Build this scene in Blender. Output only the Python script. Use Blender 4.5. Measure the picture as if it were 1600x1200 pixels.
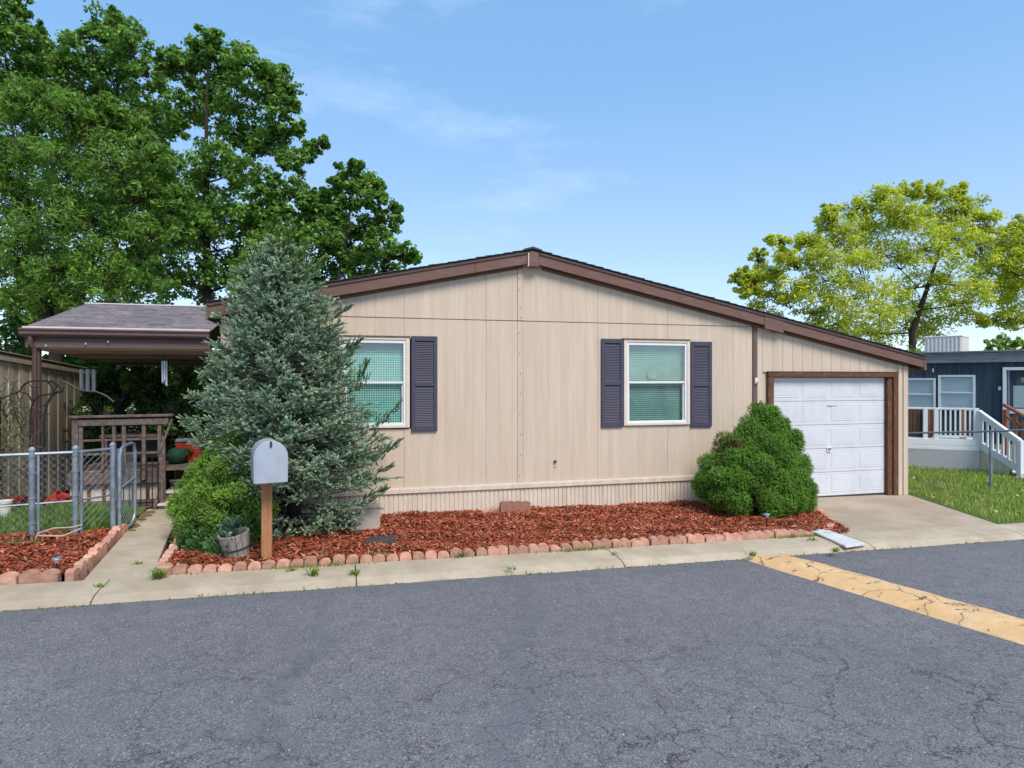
import bpy, math, random
import numpy as np
from mathutils import Vector, Matrix

for o in list(bpy.data.objects): bpy.data.objects.remove(o)
SC = bpy.context.scene
COL = SC.collection

# ------------------------------------------------------------------ camera
TH = math.atan(.2703); c_, s_ = math.cos(TH), math.sin(TH)
CX, CY, CZ = -9.718*s_, -9.718*c_, 2.06
cam = bpy.data.cameras.new('camera'); camo = bpy.data.objects.new('camera', cam); COL.objects.link(camo)
camo.location = (CX, CY, CZ); camo.rotation_euler = (math.pi/2, 0, -TH)
cam.sensor_width = 36; cam.lens = 22.5; cam.shift_y = -7/1600; cam.clip_start = .05; cam.clip_end = 2000
SC.camera = camo
# ------------------------------------------------------------------ world
SUN_EL, SUN_AZ = math.radians(52), math.radians(163)     # azimuth clockwise from +y
w = bpy.data.worlds.new('World'); SC.world = w; w.use_nodes = True
nt = w.node_tree; nt.nodes.clear(); N = nt.nodes.new; Lk = nt.links.new
out = N('ShaderNodeOutputWorld'); bg = N('ShaderNodeBackground'); sky = N('ShaderNodeTexSky')
sky.sky_type = 'NISHITA'; sky.sun_disc = False; sky.sun_elevation = SUN_EL; sky.sun_rotation = SUN_AZ
sky.air_density = 1.0; sky.dust_density = 1.0; sky.ozone_density = 1.5; sky.altitude = 1600
tc = N('ShaderNodeTexCoord'); mp = N('ShaderNodeMapping'); mp.inputs['Scale'].default_value = (1.3, 1.3, 4.5)
nz = N('ShaderNodeTexNoise'); nz.inputs['Scale'].default_value = 1.6; nz.inputs['Detail'].default_value = 7; nz.inputs['Roughness'].default_value = .62
cr = N('ShaderNodeValToRGB'); cr.color_ramp.elements[0].position = .52; cr.color_ramp.elements[1].position = .86
cr.color_ramp.elements[0].color = (0, 0, 0, 1); cr.color_ramp.elements[1].color = (.40,)*3+(1,)
mx = N('ShaderNodeMix'); mx.data_type = 'RGBA'; mx.inputs[7].default_value = (5.2, 6.0, 6.9, 1)
veil = N('ShaderNodeMix'); veil.data_type = 'RGBA'; veil.inputs[0].default_value = .5; veil.inputs[7].default_value = (1.55, 3.05, 4.9, 1)
Lk(tc.outputs['Generated'], mp.inputs[0]); Lk(mp.outputs[0], nz.inputs['Vector']); Lk(nz.outputs['Fac'], cr.inputs[0])
Lk(cr.outputs[0], mx.inputs[0]); sxz = N('ShaderNodeSeparateXYZ'); Lk(tc.outputs['Generated'], sxz.inputs[0]); zr_ = N('ShaderNodeMapRange'); zr_.inputs[1].default_value = .0; zr_.inputs[2].default_value = .42; Lk(sxz.outputs['Z'], zr_.inputs[0])
vg = N('ShaderNodeMix'); vg.data_type = 'RGBA'; vg.inputs[6].default_value = (3.0, 3.7, 4.5, 1); vg.inputs[7].default_value = (1.35, 3.0, 5.1, 1); Lk(zr_.outputs[0], vg.inputs[0]); Lk(vg.outputs[2], veil.inputs[7])
Lk(sky.outputs[0], veil.inputs[6]); Lk(veil.outputs[2], mx.inputs[6]); Lk(mx.outputs[2], bg.inputs[0])
bg.inputs[1].default_value = .12; Lk(bg.outputs[0], out.inputs[0])
# ------------------------------------------------------------------ sun
sl = bpy.data.lights.new('sun', 'SUN'); so = bpy.data.objects.new('sun', sl); COL.objects.link(so)
sl.energy = 2.3; sl.angle = math.radians(24); sl.color = (1, .92, .80)
sd = Vector((math.sin(SUN_AZ)*math.cos(SUN_EL), math.cos(SUN_AZ)*math.cos(SUN_EL), math.sin(SUN_EL)))
so.rotation_euler = sd.to_track_quat('Z', 'Y').to_euler(); so.location = sd*30
SC.view_settings.view_transform = 'Standard'; SC.view_settings.look = 'None'
SC.view_settings.exposure = 0.88; SC.view_settings.gamma = 1; SC.view_settings.use_curve_mapping = False
SC.render.engine = 'CYCLES'

rnd = random.Random(7); rng = np.random.default_rng(5)
# ------------------------------------------------------------------ mapping
G0, SL = .022, -.012
def G(x): return G0+SL*max(-14, min(14, x))
def ray(px, py):
    k = (px-800)/1000; m = (py-593)/1000
    return Vector((k*c_+s_, -k*s_+c_, -m))
CAM = Vector((CX, CY, CZ))
def at(px, py, t): return CAM+ray(px, py)*t
def ony(px, py, v=0):
    r = ray(px, py); return CAM+r*((v-CY)/r.y)
def onx(px, py, v):
    r = ray(px, py); return CAM+r*((v-CX)/r.x)
def ong(px, py, dz=0):
    r = ray(px, py); return CAM+r*((CZ-(G0+SL*CX)-dz)/(-r.z+SL*r.x))
def depth(p): return (p.x-CX)*s_+(p.y-CY)*c_

# ------------------------------------------------------------------ materials
def lin(r, g, b):
    f = lambda u: (u/255/12.92) if u/255 <= .04045 else ((u/255+.055)/1.055)**2.4
    return (f(r), f(g), f(b))
MATS = {}
def mat(name, col, rough=.7, var=.12, scale=6, stretch=(1, 1, 1), bump=.15, bscale=40, metal=0, col2=None, c2pos=(.45, .65), spec=.35, rot=0, rand=0, cscale=None, streak=None):
    m = bpy.data.materials.new(name); m.use_nodes = True; t = m.node_tree; n = t.nodes.new; l = t.links.new
    b = t.nodes['Principled BSDF']; b.inputs['Roughness'].default_value = rough; b.inputs['Metallic'].default_value = metal
    b.inputs['Specular IOR Level'].default_value = spec
    g = n('ShaderNodeNewGeometry'); mpn = n('ShaderNodeMapping'); mpn.inputs['Scale'].default_value = stretch; l(g.outputs['Position'], mpn.inputs[0])
    mpn.inputs['Rotation'].default_value = (0, 0, rot)
    nz = n('ShaderNodeTexNoise'); nz.inputs['Scale'].default_value = scale; nz.inputs['Detail'].default_value = 6; nz.inputs['Roughness'].default_value = .6
    l(mpn.outputs[0], nz.inputs['Vector'])
    mr = n('ShaderNodeMapRange'); mr.inputs[1].default_value = .25; mr.inputs[2].default_value = .75; mr.inputs[3].default_value = 1-var; mr.inputs[4].default_value = 1+var
    l(nz.outputs['Fac'], mr.inputs[0])
    base = n('ShaderNodeMix'); base.data_type = 'RGBA'; base.inputs[0].default_value = 0
    base.inputs[6].default_value = (*col, 1); base.inputs[7].default_value = (*(col2 or col), 1)
    if col2:
        n2 = n('ShaderNodeTexNoise'); n2.inputs['Scale'].default_value = cscale or scale*.6; n2.inputs['Detail'].default_value = 8; n2.inputs['Roughness'].default_value = .7; l(mpn.outputs[0], n2.inputs['Vector'])
        m2 = n('ShaderNodeMapRange'); m2.inputs[1].default_value = c2pos[0]; m2.inputs[2].default_value = c2pos[1]; l(n2.outputs['Fac'], m2.inputs[0]); l(m2.outputs[0], base.inputs[0])
    vm = n('ShaderNodeVectorMath'); vm.operation = 'SCALE'; l(base.outputs[2], vm.inputs[0]); l(mr.outputs[0], vm.inputs['Scale'])
    last = vm.outputs[0]
    if streak:
        m3 = n('ShaderNodeMapping'); m3.inputs['Scale'].default_value = (7, 7, .45); l(g.outputs['Position'], m3.inputs[0])
        s1 = n('ShaderNodeTexNoise'); s1.inputs['Scale'].default_value = 2.2; s1.inputs['Detail'].default_value = 7; s1.inputs['Roughness'].default_value = .7; l(m3.outputs[0], s1.inputs['Vector'])
        s2 = n('ShaderNodeTexNoise'); s2.inputs['Scale'].default_value = .9; s2.inputs['Detail'].default_value = 5; l(g.outputs['Position'], s2.inputs['Vector'])
        q1 = n('ShaderNodeMapRange'); q1.inputs[1].default_value = .48; q1.inputs[2].default_value = .72; q1.inputs[4].default_value = streak[3]; l(s1.outputs['Fac'], q1.inputs[0])
        q2 = n('ShaderNodeMapRange'); q2.inputs[1].default_value = .4; q2.inputs[2].default_value = .65; l(s2.outputs['Fac'], q2.inputs[0])
        qm = n('ShaderNodeMath'); qm.operation = 'MULTIPLY'; l(q1.outputs[0], qm.inputs[0]); l(q2.outputs[0], qm.inputs[1])
        xm = n('ShaderNodeMix'); xm.data_type = 'RGBA'; l(qm.outputs[0], xm.inputs[0]); l(last, xm.inputs[6]); xm.inputs[7].default_value = (*streak[:3], 1); last = xm.outputs[2]
    if rand:
        oi = n('ShaderNodeObjectInfo'); r2 = n('ShaderNodeMapRange'); r2.inputs[3].default_value = 1-rand; r2.inputs[4].default_value = 1+rand; l(oi.outputs['Random'], r2.inputs[0])
        v2 = n('ShaderNodeVectorMath'); v2.operation = 'SCALE'; l(last, v2.inputs[0]); l(r2.outputs[0], v2.inputs['Scale']); last = v2.outputs[0]
    l(last, b.inputs['Base Color'])
    if bump:
        n3 = n('ShaderNodeTexNoise'); n3.inputs['Scale'].default_value = bscale; n3.inputs['Detail'].default_value = 4; l(mpn.outputs[0], n3.inputs['Vector'])
        bp = n('ShaderNodeBump'); bp.inputs['Strength'].default_value = bump; bp.inputs['Distance'].default_value = .01; l(n3.outputs['Fac'], bp.inputs['Height']); l(bp.outputs[0], b.inputs['Normal'])
    MATS[name] = m; return m
def leafmat(name, rough=.5, transl=.3, spec=.3):
    m = bpy.data.materials.new(name); m.use_nodes = True; t = m.node_tree; n = t.nodes.new; l = t.links.new
    b = t.nodes['Principled BSDF']; b.inputs['Roughness'].default_value = rough; b.inputs['Specular IOR Level'].default_value = spec
    a = n('ShaderNodeAttribute'); a.attribute_name = 'col'; l(a.outputs['Color'], b.inputs['Base Color'])
    if transl:
        tr = n('ShaderNodeBsdfTranslucent'); l(a.outputs['Color'], tr.inputs['Color']); ms = n('ShaderNodeMixShader'); ms.inputs[0].default_value = transl
        l(b.outputs[0], ms.inputs[1]); l(tr.outputs[0], ms.inputs[2]); l(ms.outputs[0], t.nodes['Material Output'].inputs[0])
    return m
M = {}
M['siding'] = mat('siding_paint', (.54, .428, .328), .75, .07, 2.2, (5, 5, .4), .35, 30, col2=(.60, .495, .40), c2pos=(.35, .7), rand=.022, streak=(.40, .30, .215, .32))
M['skirt'] = mat('skirt_paint', (.60, .50, .40), .6, .10, 3, (3, 3, 1), .12, 20, col2=(.64, .56, .46), streak=(.36, .25, .17, .75))
M['casing'] = mat('casing_paint', (.66, .56, .46), .6, .08, 12, (1, 1, 1), .2)
M['fascia'] = mat('fascia_brown', (.150, .082, .066), .7, .14, 5, (1, 1, 5), .35, 20, col2=(.21, .125, .10), c2pos=(.5, .75))
M['rough_wood'] = mat('rough_brown_wood', (.115, .050, .028), .85, .35, 9, (5, 5, 1), .8, 22, col2=(.26, .12, .06), c2pos=(.52, .7))
M['header_wood'] = mat('header_brown_wood', (.115, .050, .028), .85, .35, 9, (1, 5, 5), .8, 22, col2=(.26, .12, .06), c2pos=(.52, .7))
M['post_brown'] = mat('post_brown', (.13, .088, .078), .7, .12, 6, (4, 4, 1), .2)
M['grey_wood'] = mat('grey_brown_wood', (.115, .085, .075), .85, .25, 8, (3, 3, 3), .5, 30, col2=(.20, .155, .13))
M['white_paint'] = mat('white_paint', (.68, .69, .72), .45, .03, 4, bump=.05)
M['door_white'] = mat('door_white_paint', (.60, .61, .65), .5, .035, 3, bump=.1, bscale=25, col2=(.55, .56, .605), streak=(.42, .42, .44, .45))
M['shutter'] = mat('shutter_navy', (.058, .055, .090), .55, .12, 5, bump=.08)
M['pane_frame'] = mat('vinyl_white', (.72, .72, .73), .45, .04, 6, bump=.03)
M['blind'] = mat('blind_green', (.28, .35, .34), .6, .2, 3, bump=0, col2=(.19, .26, .265))
M['lace'] = mat('lace_pale', (.50, .74, .70), .8, .1, 5, bump=0)
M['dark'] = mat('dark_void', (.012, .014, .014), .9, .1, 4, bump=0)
M['roof'] = mat('roof_shingle', (.055, .052, .058), .9, .3, 30, bump=.7, bscale=90, rand=.25)
M['shingle'] = mat('porch_shingle', (.175, .150, .160), .9, .22, 10, (1, 1, 1), .7, 90, rand=.2, col2=(.24, .21, .22))
M['gutter'] = mat('gutter_brown', (.095, .055, .05), .45, .1, 5, bump=.05)
M['drip'] = mat('drip_edge', (.62, .56, .56), .4, .1, 5, bump=.05)
M['ceiling'] = mat('porch_plywood', (.56, .44, .33), .85, .15, 1.5, (3, 1, 1), .2)
M['concrete'] = mat('concrete', (.37, .30, .215), .9, .14, 3, bump=.5, bscale=70, col2=(.45, .38, .29), c2pos=(.4, .65), rand=.05)
M['drive'] = mat('driveway_concrete', (.33, .255, .185), .9, .12, 1.2, bump=.4, bscale=70, col2=(.41, .335, .255), c2pos=(.42, .6))
M['brick'] = mat('edging_concrete', (.47, .235, .165), .9, .18, 14, bump=.7, bscale=60, col2=(.60, .36, .27), c2pos=(.45, .7), rand=.24)
M['brick_brown'] = mat('edging_brown', (.27, .125, .09), .9, .14, 14, bump=.6, bscale=60, rand=.1)
M['mulch_base'] = mat('mulch_soil', (.12, .035, .02), .95, .4, 25, bump=1, bscale=50, col2=(.22, .07, .035))
M['soil'] = mat('dry_soil', (.16, .095, .05), .95, .3, 14, bump=1, bscale=40, col2=(.10, .10, .03))
M['lawn'] = mat('lawn_ground', (.08, .12, .025), .95, .4, 14, bump=1, bscale=40, col2=(.13, .10, .045), c2pos=(.5, .75))
M['galv'] = mat('galvanised_steel', (.20, .245, .30), .45, .12, 9, metal=.45, bump=.1, col2=(.33, .38, .44))
M['iron'] = mat('wrought_iron', (.018, .016, .018), .5, .2, 8, bump=.1)
M['mail'] = mat('mailbox_enamel', (.43, .46, .54), .38, .04, 6, metal=.25, bump=.05, col2=(.36, .39, .45), c2pos=(.50, .75), streak=(.27, .28, .31, .5))
M['cedar'] = mat('cedar_post', (.36, .165, .075), .8, .25, 6, (6, 6, .7), .5, 14, col2=(.20, .085, .04), c2pos=(.55, .8))
M['weathered'] = mat('weathered_wood', (.30, .27, .25), .9, .22, 10, (3, 3, 1), .6, 20, col2=(.18, .15, .13))
M['box_beige'] = mat('beige_block', (.40, .34, .29), .8, .08, 6, bump=.3)
M['char'] = mat('charcoal', (.05, .04, .04), .8, .2, 10, bump=.4)
M['tan_board'] = mat('tan_shed_boards', (.60, .50, .37), .85, .18, 4, (6, 6, .6), .4, 20, col2=(.70, .61, .48), rand=.08)
M['tan_trim'] = mat('tan_trim', (.46, .38, .29), .8, .1, 6, bump=.2)
M['grey_roofwood'] = mat('grey_roof_wood', (.20, .155, .12), .85, .3, 4, (1, 1, 14), .3)
M['red_pot'] = mat('red_plastic', (.40, .035, .02), .5, .15, 9, bump=.05)
M['white_pot'] = mat('white_plastic', (.62, .58, .54), .5, .1, 8, bump=.05)
M['blue_home'] = mat('dark_blue_siding', (.030, .046, .068), .7, .25, 3, (8, 8, .7), .3, 20, col2=(.055, .08, .105), rand=.15)
M['grey_fascia'] = mat('grey_fascia', (.17, .19, .21), .85, .2, 4, (1, 1, 8), .4, 20, col2=(.27, .27, .28))
M['aqua'] = mat('pale_aqua_shade', (.58, .66, .68), .6, .06, 2, bump=0)
M['cooler'] = mat('beige_metal', (.70, .64, .60), .5, .06, 8, bump=.05)
M['redwood'] = mat('redwood_stain', (.24, .09, .05), .7, .2, 6, (1, 1, 3), .3)
M['brown_dark'] = mat('dark_brown_boards', (.085, .05, .035), .8, .25, 6, (6, 6, 1), .3)
M['bark'] = mat('tree_bark', (.075, .058, .045), .95, .35, 8, (4, 4, 1), 1, 20, col2=(.13, .105, .08))
M['bark_dark'] = mat('dark_bark', (.035, .028, .022), .95, .35, 8, (4, 4, 1), .8, 20)
M['chip_white'] = mat('pale_board', (.56, .57, .58), .7, .12, 8, (1, 4, 1), .2, col2=(.44, .43, .41))
M['chime'] = mat('chime_aluminium', (.62, .66, .74), .3, .04, 5, metal=.3, bump=0)
M['green_deco'] = mat('green_fabric', (.012, .055, .028), .8, .2, 8, bump=.3)
M['black_metal'] = mat('black_metal', (.02, .02, .022), .4, .2, 6, bump=.05)
M['joint'] = mat('joint_filler', (.07, .06, .045), .95, .3, 30, bump=.3)
M['bush_core'] = mat('bush_core', (.045, .10, .02), .95, .4, 30, bump=.5)
M['leaf'] = leafmat('leaves', .5, .48); M['needle'] = leafmat('needles', .6, .12, .25); M['grass'] = leafmat('grass_blades', .6, .3)
M['chips'] = leafmat('mulch_chips', .85, 0, .2)
def glassmat(name, tint, mixf=.45, rough=.03):
    m = bpy.data.materials.new(name); m.use_nodes = True; t = m.node_tree; n = t.nodes.new; l = t.links.new
    gl = n('ShaderNodeBsdfGlossy'); gl.inputs['Roughness'].default_value = rough; gl.inputs[0].default_value = (.9, .95, 1, 1)
    tr = n('ShaderNodeBsdfTransparent'); tr.inputs[0].default_value = (*tint, 1)
    fr = n('ShaderNodeLayerWeight'); fr.inputs[0].default_value = .3
    mr = n('ShaderNodeMath'); mr.operation = 'MULTIPLY_ADD'; mr.inputs[1].default_value = .35; mr.inputs[2].default_value = mixf; l(fr.outputs['Facing'], mr.inputs[0])
    ms = n('ShaderNodeMixShader'); l(mr.outputs[0], ms.inputs[0]); l(tr.outputs[0], ms.inputs[1]); l(gl.outputs[0], ms.inputs[2]); l(ms.outputs[0], t.nodes['Material Output'].inputs[0])
    return m
M['glass_clear'] = glassmat('clear_glass', (.96, .98, .98), .07, .02)
M['glass'] = glassmat('window_glass', (.86, .97, .95), .07, .02)

def asphalt():
    m = bpy.data.materials.new('asphalt'); m.use_nodes = True; t = m.node_tree; n = t.nodes.new; l = t.links.new
    b = t.nodes['Principled BSDF']; b.inputs['Roughness'].default_value = .85; b.inputs['Specular IOR Level'].default_value = .3
    g = n('ShaderNodeNewGeometry'); P = g.outputs['Position']
    def noise(sc, det=5, rough=.6, src=P):
        q = n('ShaderNodeTexNoise'); q.inputs['Scale'].default_value = sc; q.inputs['Detail'].default_value = det; q.inputs['Roughness'].default_value = rough; l(src, q.inputs['Vector']); return q
    def rmp(src, a, bb, c=0, d=1):
        q = n('ShaderNodeMapRange'); q.inputs[1].default_value = a; q.inputs[2].default_value = bb; q.inputs[3].default_value = c; q.inputs[4].default_value = d; l(src, q.inputs[0]); return q.outputs[0]
    def mixc(f, a, bb):
        q = n('ShaderNodeMix'); q.data_type = 'RGBA'
        if isinstance(f, float): q.inputs[0].default_value = f
        else: l(f, q.inputs[0])
        for i, z in ((6, a), (7, bb)):
            if isinstance(z, tuple): q.inputs[i].default_value = (*z, 1)
            else: l(z, q.inputs[i])
        return q.outputs[2]
    def mth(op, a, bb):
        q = n('ShaderNodeMath'); q.operation = op
        for i, z in ((0, a), (1, bb)):
            if isinstance(z, (int, float)): q.inputs[i].default_value = z
            else: l(z, q.inputs[i])
        return q.outputs[0]
    big = rmp(noise(.55, 4).outputs['Fac'], .3, .7)
    mid = noise(6, 6, .7).outputs['Fac']
    fine = noise(75, 3, .7).outputs['Fac']
    base = mixc(big, (.150, .146, .158), (.200, .194, .204))
    base = mixc(rmp(mid, .35, .7, 0, .6), base, (.110, .112, .126))
    vor = n('ShaderNodeTexVoronoi'); vor.inputs['Scale'].default_value = 105; l(P, vor.inputs['Vector'])
    sp = rmp(vor.outputs['Color'], .70, .98)
    base = mixc(mth('MULTIPLY', sp, .75), base, (.40, .39, .39))
    base = mixc(rmp(fine, .47, .66, 0, .85), base, (.045, .046, .052))
    # sealed, darker, smoother meandering repair bands
    wob = noise(1.1, 3)
    sx = n('ShaderNodeSeparateXYZ'); l(P, sx.inputs[0])
    def band(x0, slope, wd):
        xx = mth('SUBTRACT', sx.outputs['X'], x0); yy = mth('MULTIPLY', mth('ADD', sx.outputs['Y'], 5.0), slope)
        dd = mth('ABSOLUTE', mth('ADD', mth('SUBTRACT', xx, yy), mth('MULTIPLY', mth('SUBTRACT', wob.outputs['Fac'], .5), .9)), 0)
        return rmp(dd, wd*.6, wd, 1, 0)
    bands = mth('MAXIMUM', band(-2.83, .10, .10), band(-1.30, .32, .13))
    edge = rmp(sx.outputs['Y'], -3.25, -3.05, 0, .6)
    seal = mth('MAXIMUM', mth('MULTIPLY', bands, .45), mth('MULTIPLY', edge, rmp(noise(2.2, 4).outputs['Fac'], .35, .6)))
    base = mixc(seal, base, (.112, .114, .131))
    # cracks
    dis = noise(2.6, 6, .7); vs = n('ShaderNodeVectorMath'); vs.operation = 'SCALE'; vs.inputs['Scale'].default_value = .55; l(dis.outputs['Color'], vs.inputs[0])
    va = n('ShaderNodeVectorMath'); l(P, va.inputs[0]); l(vs.outputs[0], va.inputs[1])
    def cracks(sc, wd, msc, lo, hi):
        v = n('ShaderNodeTexVoronoi'); v.feature = 'DISTANCE_TO_EDGE'; v.inputs['Scale'].default_value = sc; l(va.outputs[0], v.inputs['Vector'])
        k = rmp(v.outputs['Distance'], wd*.3, wd, 1, 0); return mth('MULTIPLY', k, rmp(noise(msc, 3).outputs['Fac'], lo, hi))
    near = rmp(sx.outputs['Y'], -6.2, -4.4, 1, .25)
    ck = mth('MULTIPLY', mth('MAXIMUM', cracks(1.25, .008, .7, .40, .52), cracks(4.4, .012, 1.1, .33, .52)), near)
    base = mixc(mth('MULTIPLY', ck, .8), base, (.018, .018, .022))
    l(base, b.inputs['Base Color'])
    hgt = mth('SUBTRACT', mth('ADD', fine, mth('MULTIPLY', sp, .5)), mth('MULTIPLY', ck, 3))
    bp = n('ShaderNodeBump'); bp.inputs['Strength'].default_value = .6; bp.inputs['Distance'].default_value = .006; l(hgt, bp.inputs['Height']); l(bp.outputs[0], b.inputs['Normal'])
    return m
M['asphalt'] = asphalt()
def bumpmat():
    m = mat('yellow_bump_paint', (.62, .385, .18), .75, .12, 5, bump=.5, bscale=60, col2=(.68, .47, .27)); t = m.node_tree; n = t.nodes.new; l = t.links.new
    b = t.nodes['Principled BSDF']; old = b.inputs['Base Color'].links[0].from_socket
    g = n('ShaderNodeNewGeometry'); mpn = n('ShaderNodeMapping'); mpn.inputs['Scale'].default_value = (1, 2.2, 1); mpn.inputs['Rotation'].default_value = (0, 0, 1.3); l(g.outputs['Position'], mpn.inputs[0])
    q = n('ShaderNodeTexNoise'); q.inputs['Scale'].default_value = 5; q.inputs['Detail'].default_value = 9; q.inputs['Roughness'].default_value = .72; l(mpn.outputs[0], q.inputs['Vector'])
    r = n('ShaderNodeMapRange'); r.inputs[1].default_value = .585; r.inputs[2].default_value = .61; l(q.outputs['Fac'], r.inputs[0])
    dn = n('ShaderNodeTexNoise'); dn.inputs['Scale'].default_value = 3; dn.inputs['Detail'].default_value = 5; l(g.outputs['Position'], dn.inputs['Vector'])
    va = n('ShaderNodeVectorMath'); va.operation = 'MULTIPLY_ADD'; va.inputs[1].default_value = (.5, .5, .5); l(dn.outputs['Color'], va.inputs[0]); l(g.outputs['Position'], va.inputs[2])
    v = n('ShaderNodeTexVoronoi'); v.feature = 'DISTANCE_TO_EDGE'; v.inputs['Scale'].default_value = 1.7; l(va.outputs[0], v.inputs['Vector'])
    r2 = n('ShaderNodeMapRange'); r2.inputs[1].default_value = .004; r2.inputs[2].default_value = .016; r2.inputs[3].default_value = .85; r2.inputs[4].default_value = 0; l(v.outputs['Distance'], r2.inputs[0])
    mm = n('ShaderNodeMath'); mm.operation = 'MAXIMUM'; l(r.outputs[0], mm.inputs[0]); l(r2.outputs[0], mm.inputs[1])
    mx = n('ShaderNodeMix'); mx.data_type = 'RGBA'; l(mm.outputs[0], mx.inputs[0]); l(old, mx.inputs[6]); mx.inputs[7].default_value = (.10, .085, .07, 1); l(mx.outputs[2], b.inputs['Base Color'])
    return m
M['bump'] = bumpmat()

# ------------------------------------------------------------------ mesh helpers
ORG = {}
def wloc(p): return ORG.get(p.name, Vector((0, 0, 0))) if p else Vector((0, 0, 0))
def link(name, me, parent=None, origin=None):
    o = bpy.data.objects.new(name, me); COL.objects.link(o)
    if parent: o.parent = parent; ORG[o.name] = wloc(parent)
    else:
        o.location = origin or (0, 0, 0); ORG[o.name] = Vector(origin or (0, 0, 0))
    return o
def tag(o, label=None, cat=None, group=None, kind=None):
    if label: o['label'] = label
    if cat: o['category'] = cat
    if group: o['group'] = group
    if kind: o['kind'] = kind
    return o
def thing(name, label, cat, loc, group=None):
    o = bpy.data.objects.new(name, None); COL.objects.link(o); o.location = loc; o.empty_display_size = .2
    ORG[o.name] = Vector(loc); return tag(o, label, cat, group)
class MB:
    def __init__(s): s.v = []; s.f = []
    def add(s, vs, fs):
        b = len(s.v); s.v += [tuple(q) for q in vs]; s.f += [tuple(b+i for i in f) for f in fs]; return s
    def box(s, x0, x1, y0, y1, z0, z1):
        return s.add([(x, y, z) for x in (x0, x1) for y in (y0, y1) for z in (z0, z1)],
                     [(0, 1, 3, 2), (4, 6, 7, 5), (0, 4, 5, 1), (2, 3, 7, 6), (0, 2, 6, 4), (1, 5, 7, 3)])
    def hexa(s, P):    # 8 corners: bottom 4 (ccw) + top 4
        return s.add(P, [(3, 2, 1, 0), (4, 5, 6, 7), (0, 1, 5, 4), (1, 2, 6, 5), (2, 3, 7, 6), (3, 0, 4, 7)])
    def obox(s, cen, size, R=None):
        R = R or Matrix.Identity(3); cen = Vector(cen)
        P = [cen+R @ Vector((a*size[0]/2, b*size[1]/2, d*size[2]/2)) for d in (-1, 1) for a, b in ((-1, -1), (1, -1), (1, 1), (-1, 1))]
        return s.hexa(P)
    def beam(s, a, b, w, h, up=(0, 0, 1)):
        a, b = Vector(a), Vector(b); d = b-a; L = d.length; d.normalize(); x = d.cross(Vector(up))
        if x.length < 1e-4: x = Vector((1, 0, 0))
        x.normalize(); z = x.cross(d)
        return s.obox((a+b)/2, (w, L, h), Matrix((x, d, z)).transposed())
    def prism(s, poly, y0, y1):   # poly in x,z (ccw seen from -y)
        n = len(poly); vs = [(x, y0, z) for x, z in poly]+[(x, y1, z) for x, z in poly]
        return s.add(vs, [tuple(range(n)), tuple(range(2*n-1, n-1, -1))]+[(i, i+n, (i+1) % n+n, (i+1) % n) for i in range(n)])
    def tube(s, pts, rad, n=8, cap=True):
        pts = [Vector(p) for p in pts]; m = len(pts)
        if not hasattr(rad, '__len__'): rad = [rad]*m
        vs = []; ref = None
        for i, p in enumerate(pts):
            d = (pts[min(i+1, m-1)]-pts[max(i-1, 0)]); d = d.normalized() if d.length > 1e-7 else Vector((0, 0, 1))
            if ref is None: ref = Vector((1, 0, 0)) if abs(d.x) < .8 else Vector((0, 1, 0))
            x = (ref-d*ref.dot(d)).normalized(); y = d.cross(x); ref = x
            vs += [p+(x*math.cos(a)+y*math.sin(a))*rad[i] for a in [2*math.pi*k/n for k in range(n)]]
        fs = [(i*n+k, i*n+(k+1) % n, (i+1)*n+(k+1) % n, (i+1)*n+k) for i in range(m-1) for k in range(n)]
        if cap: fs += [tuple(range(n-1, -1, -1)), tuple(range((m-1)*n, m*n))]
        return s.add(vs, fs)
    def lathe(s, cen, prof, n=20, sx=1, sy=1):
        cen = Vector(cen); vs = [cen+Vector((r*math.cos(a)*sx, r*math.sin(a)*sy, z)) for r, z in prof for a in [2*math.pi*k/n for k in range(n)]]
        m = len(prof)
        return s.add(vs, [(i*n+k, i*n+(k+1) % n, (i+1)*n+(k+1) % n, (i+1)*n+k) for i in range(m-1) for k in range(n)]+[tuple(range(n-1, -1, -1)), tuple(range((m-1)*n, m*n))])
    def build(s, name, m, parent=None, origin=None, bevel=0, smooth=False, kind=None):
        me = bpy.data.meshes.new(name); o0 = wloc(parent) if parent else Vector(origin or (0, 0, 0))
        me.from_pydata([tuple(Vector(q)-o0) for q in s.v], [], s.f); me.materials.append(M[m] if isinstance(m, str) else m)
        if bevel:
            import bmesh
            bm = bmesh.new(); bm.from_mesh(me)
            ed = [e for e in bm.edges if len(e.link_faces) == 2 and e.calc_face_angle(0) > .5]
            bmesh.ops.bevel(bm, geom=ed, offset=bevel, segments=1, affect='EDGES'); bm.to_mesh(me); bm.free()
        if smooth:
            for p in me.polygons: p.use_smooth = True
            try: me.set_sharp_from_angle(angle=math.radians(40))
            except Exception: pass
        o = link(name, me, parent, None if parent else origin)
        if kind: o['kind'] = kind
        return o
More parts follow.
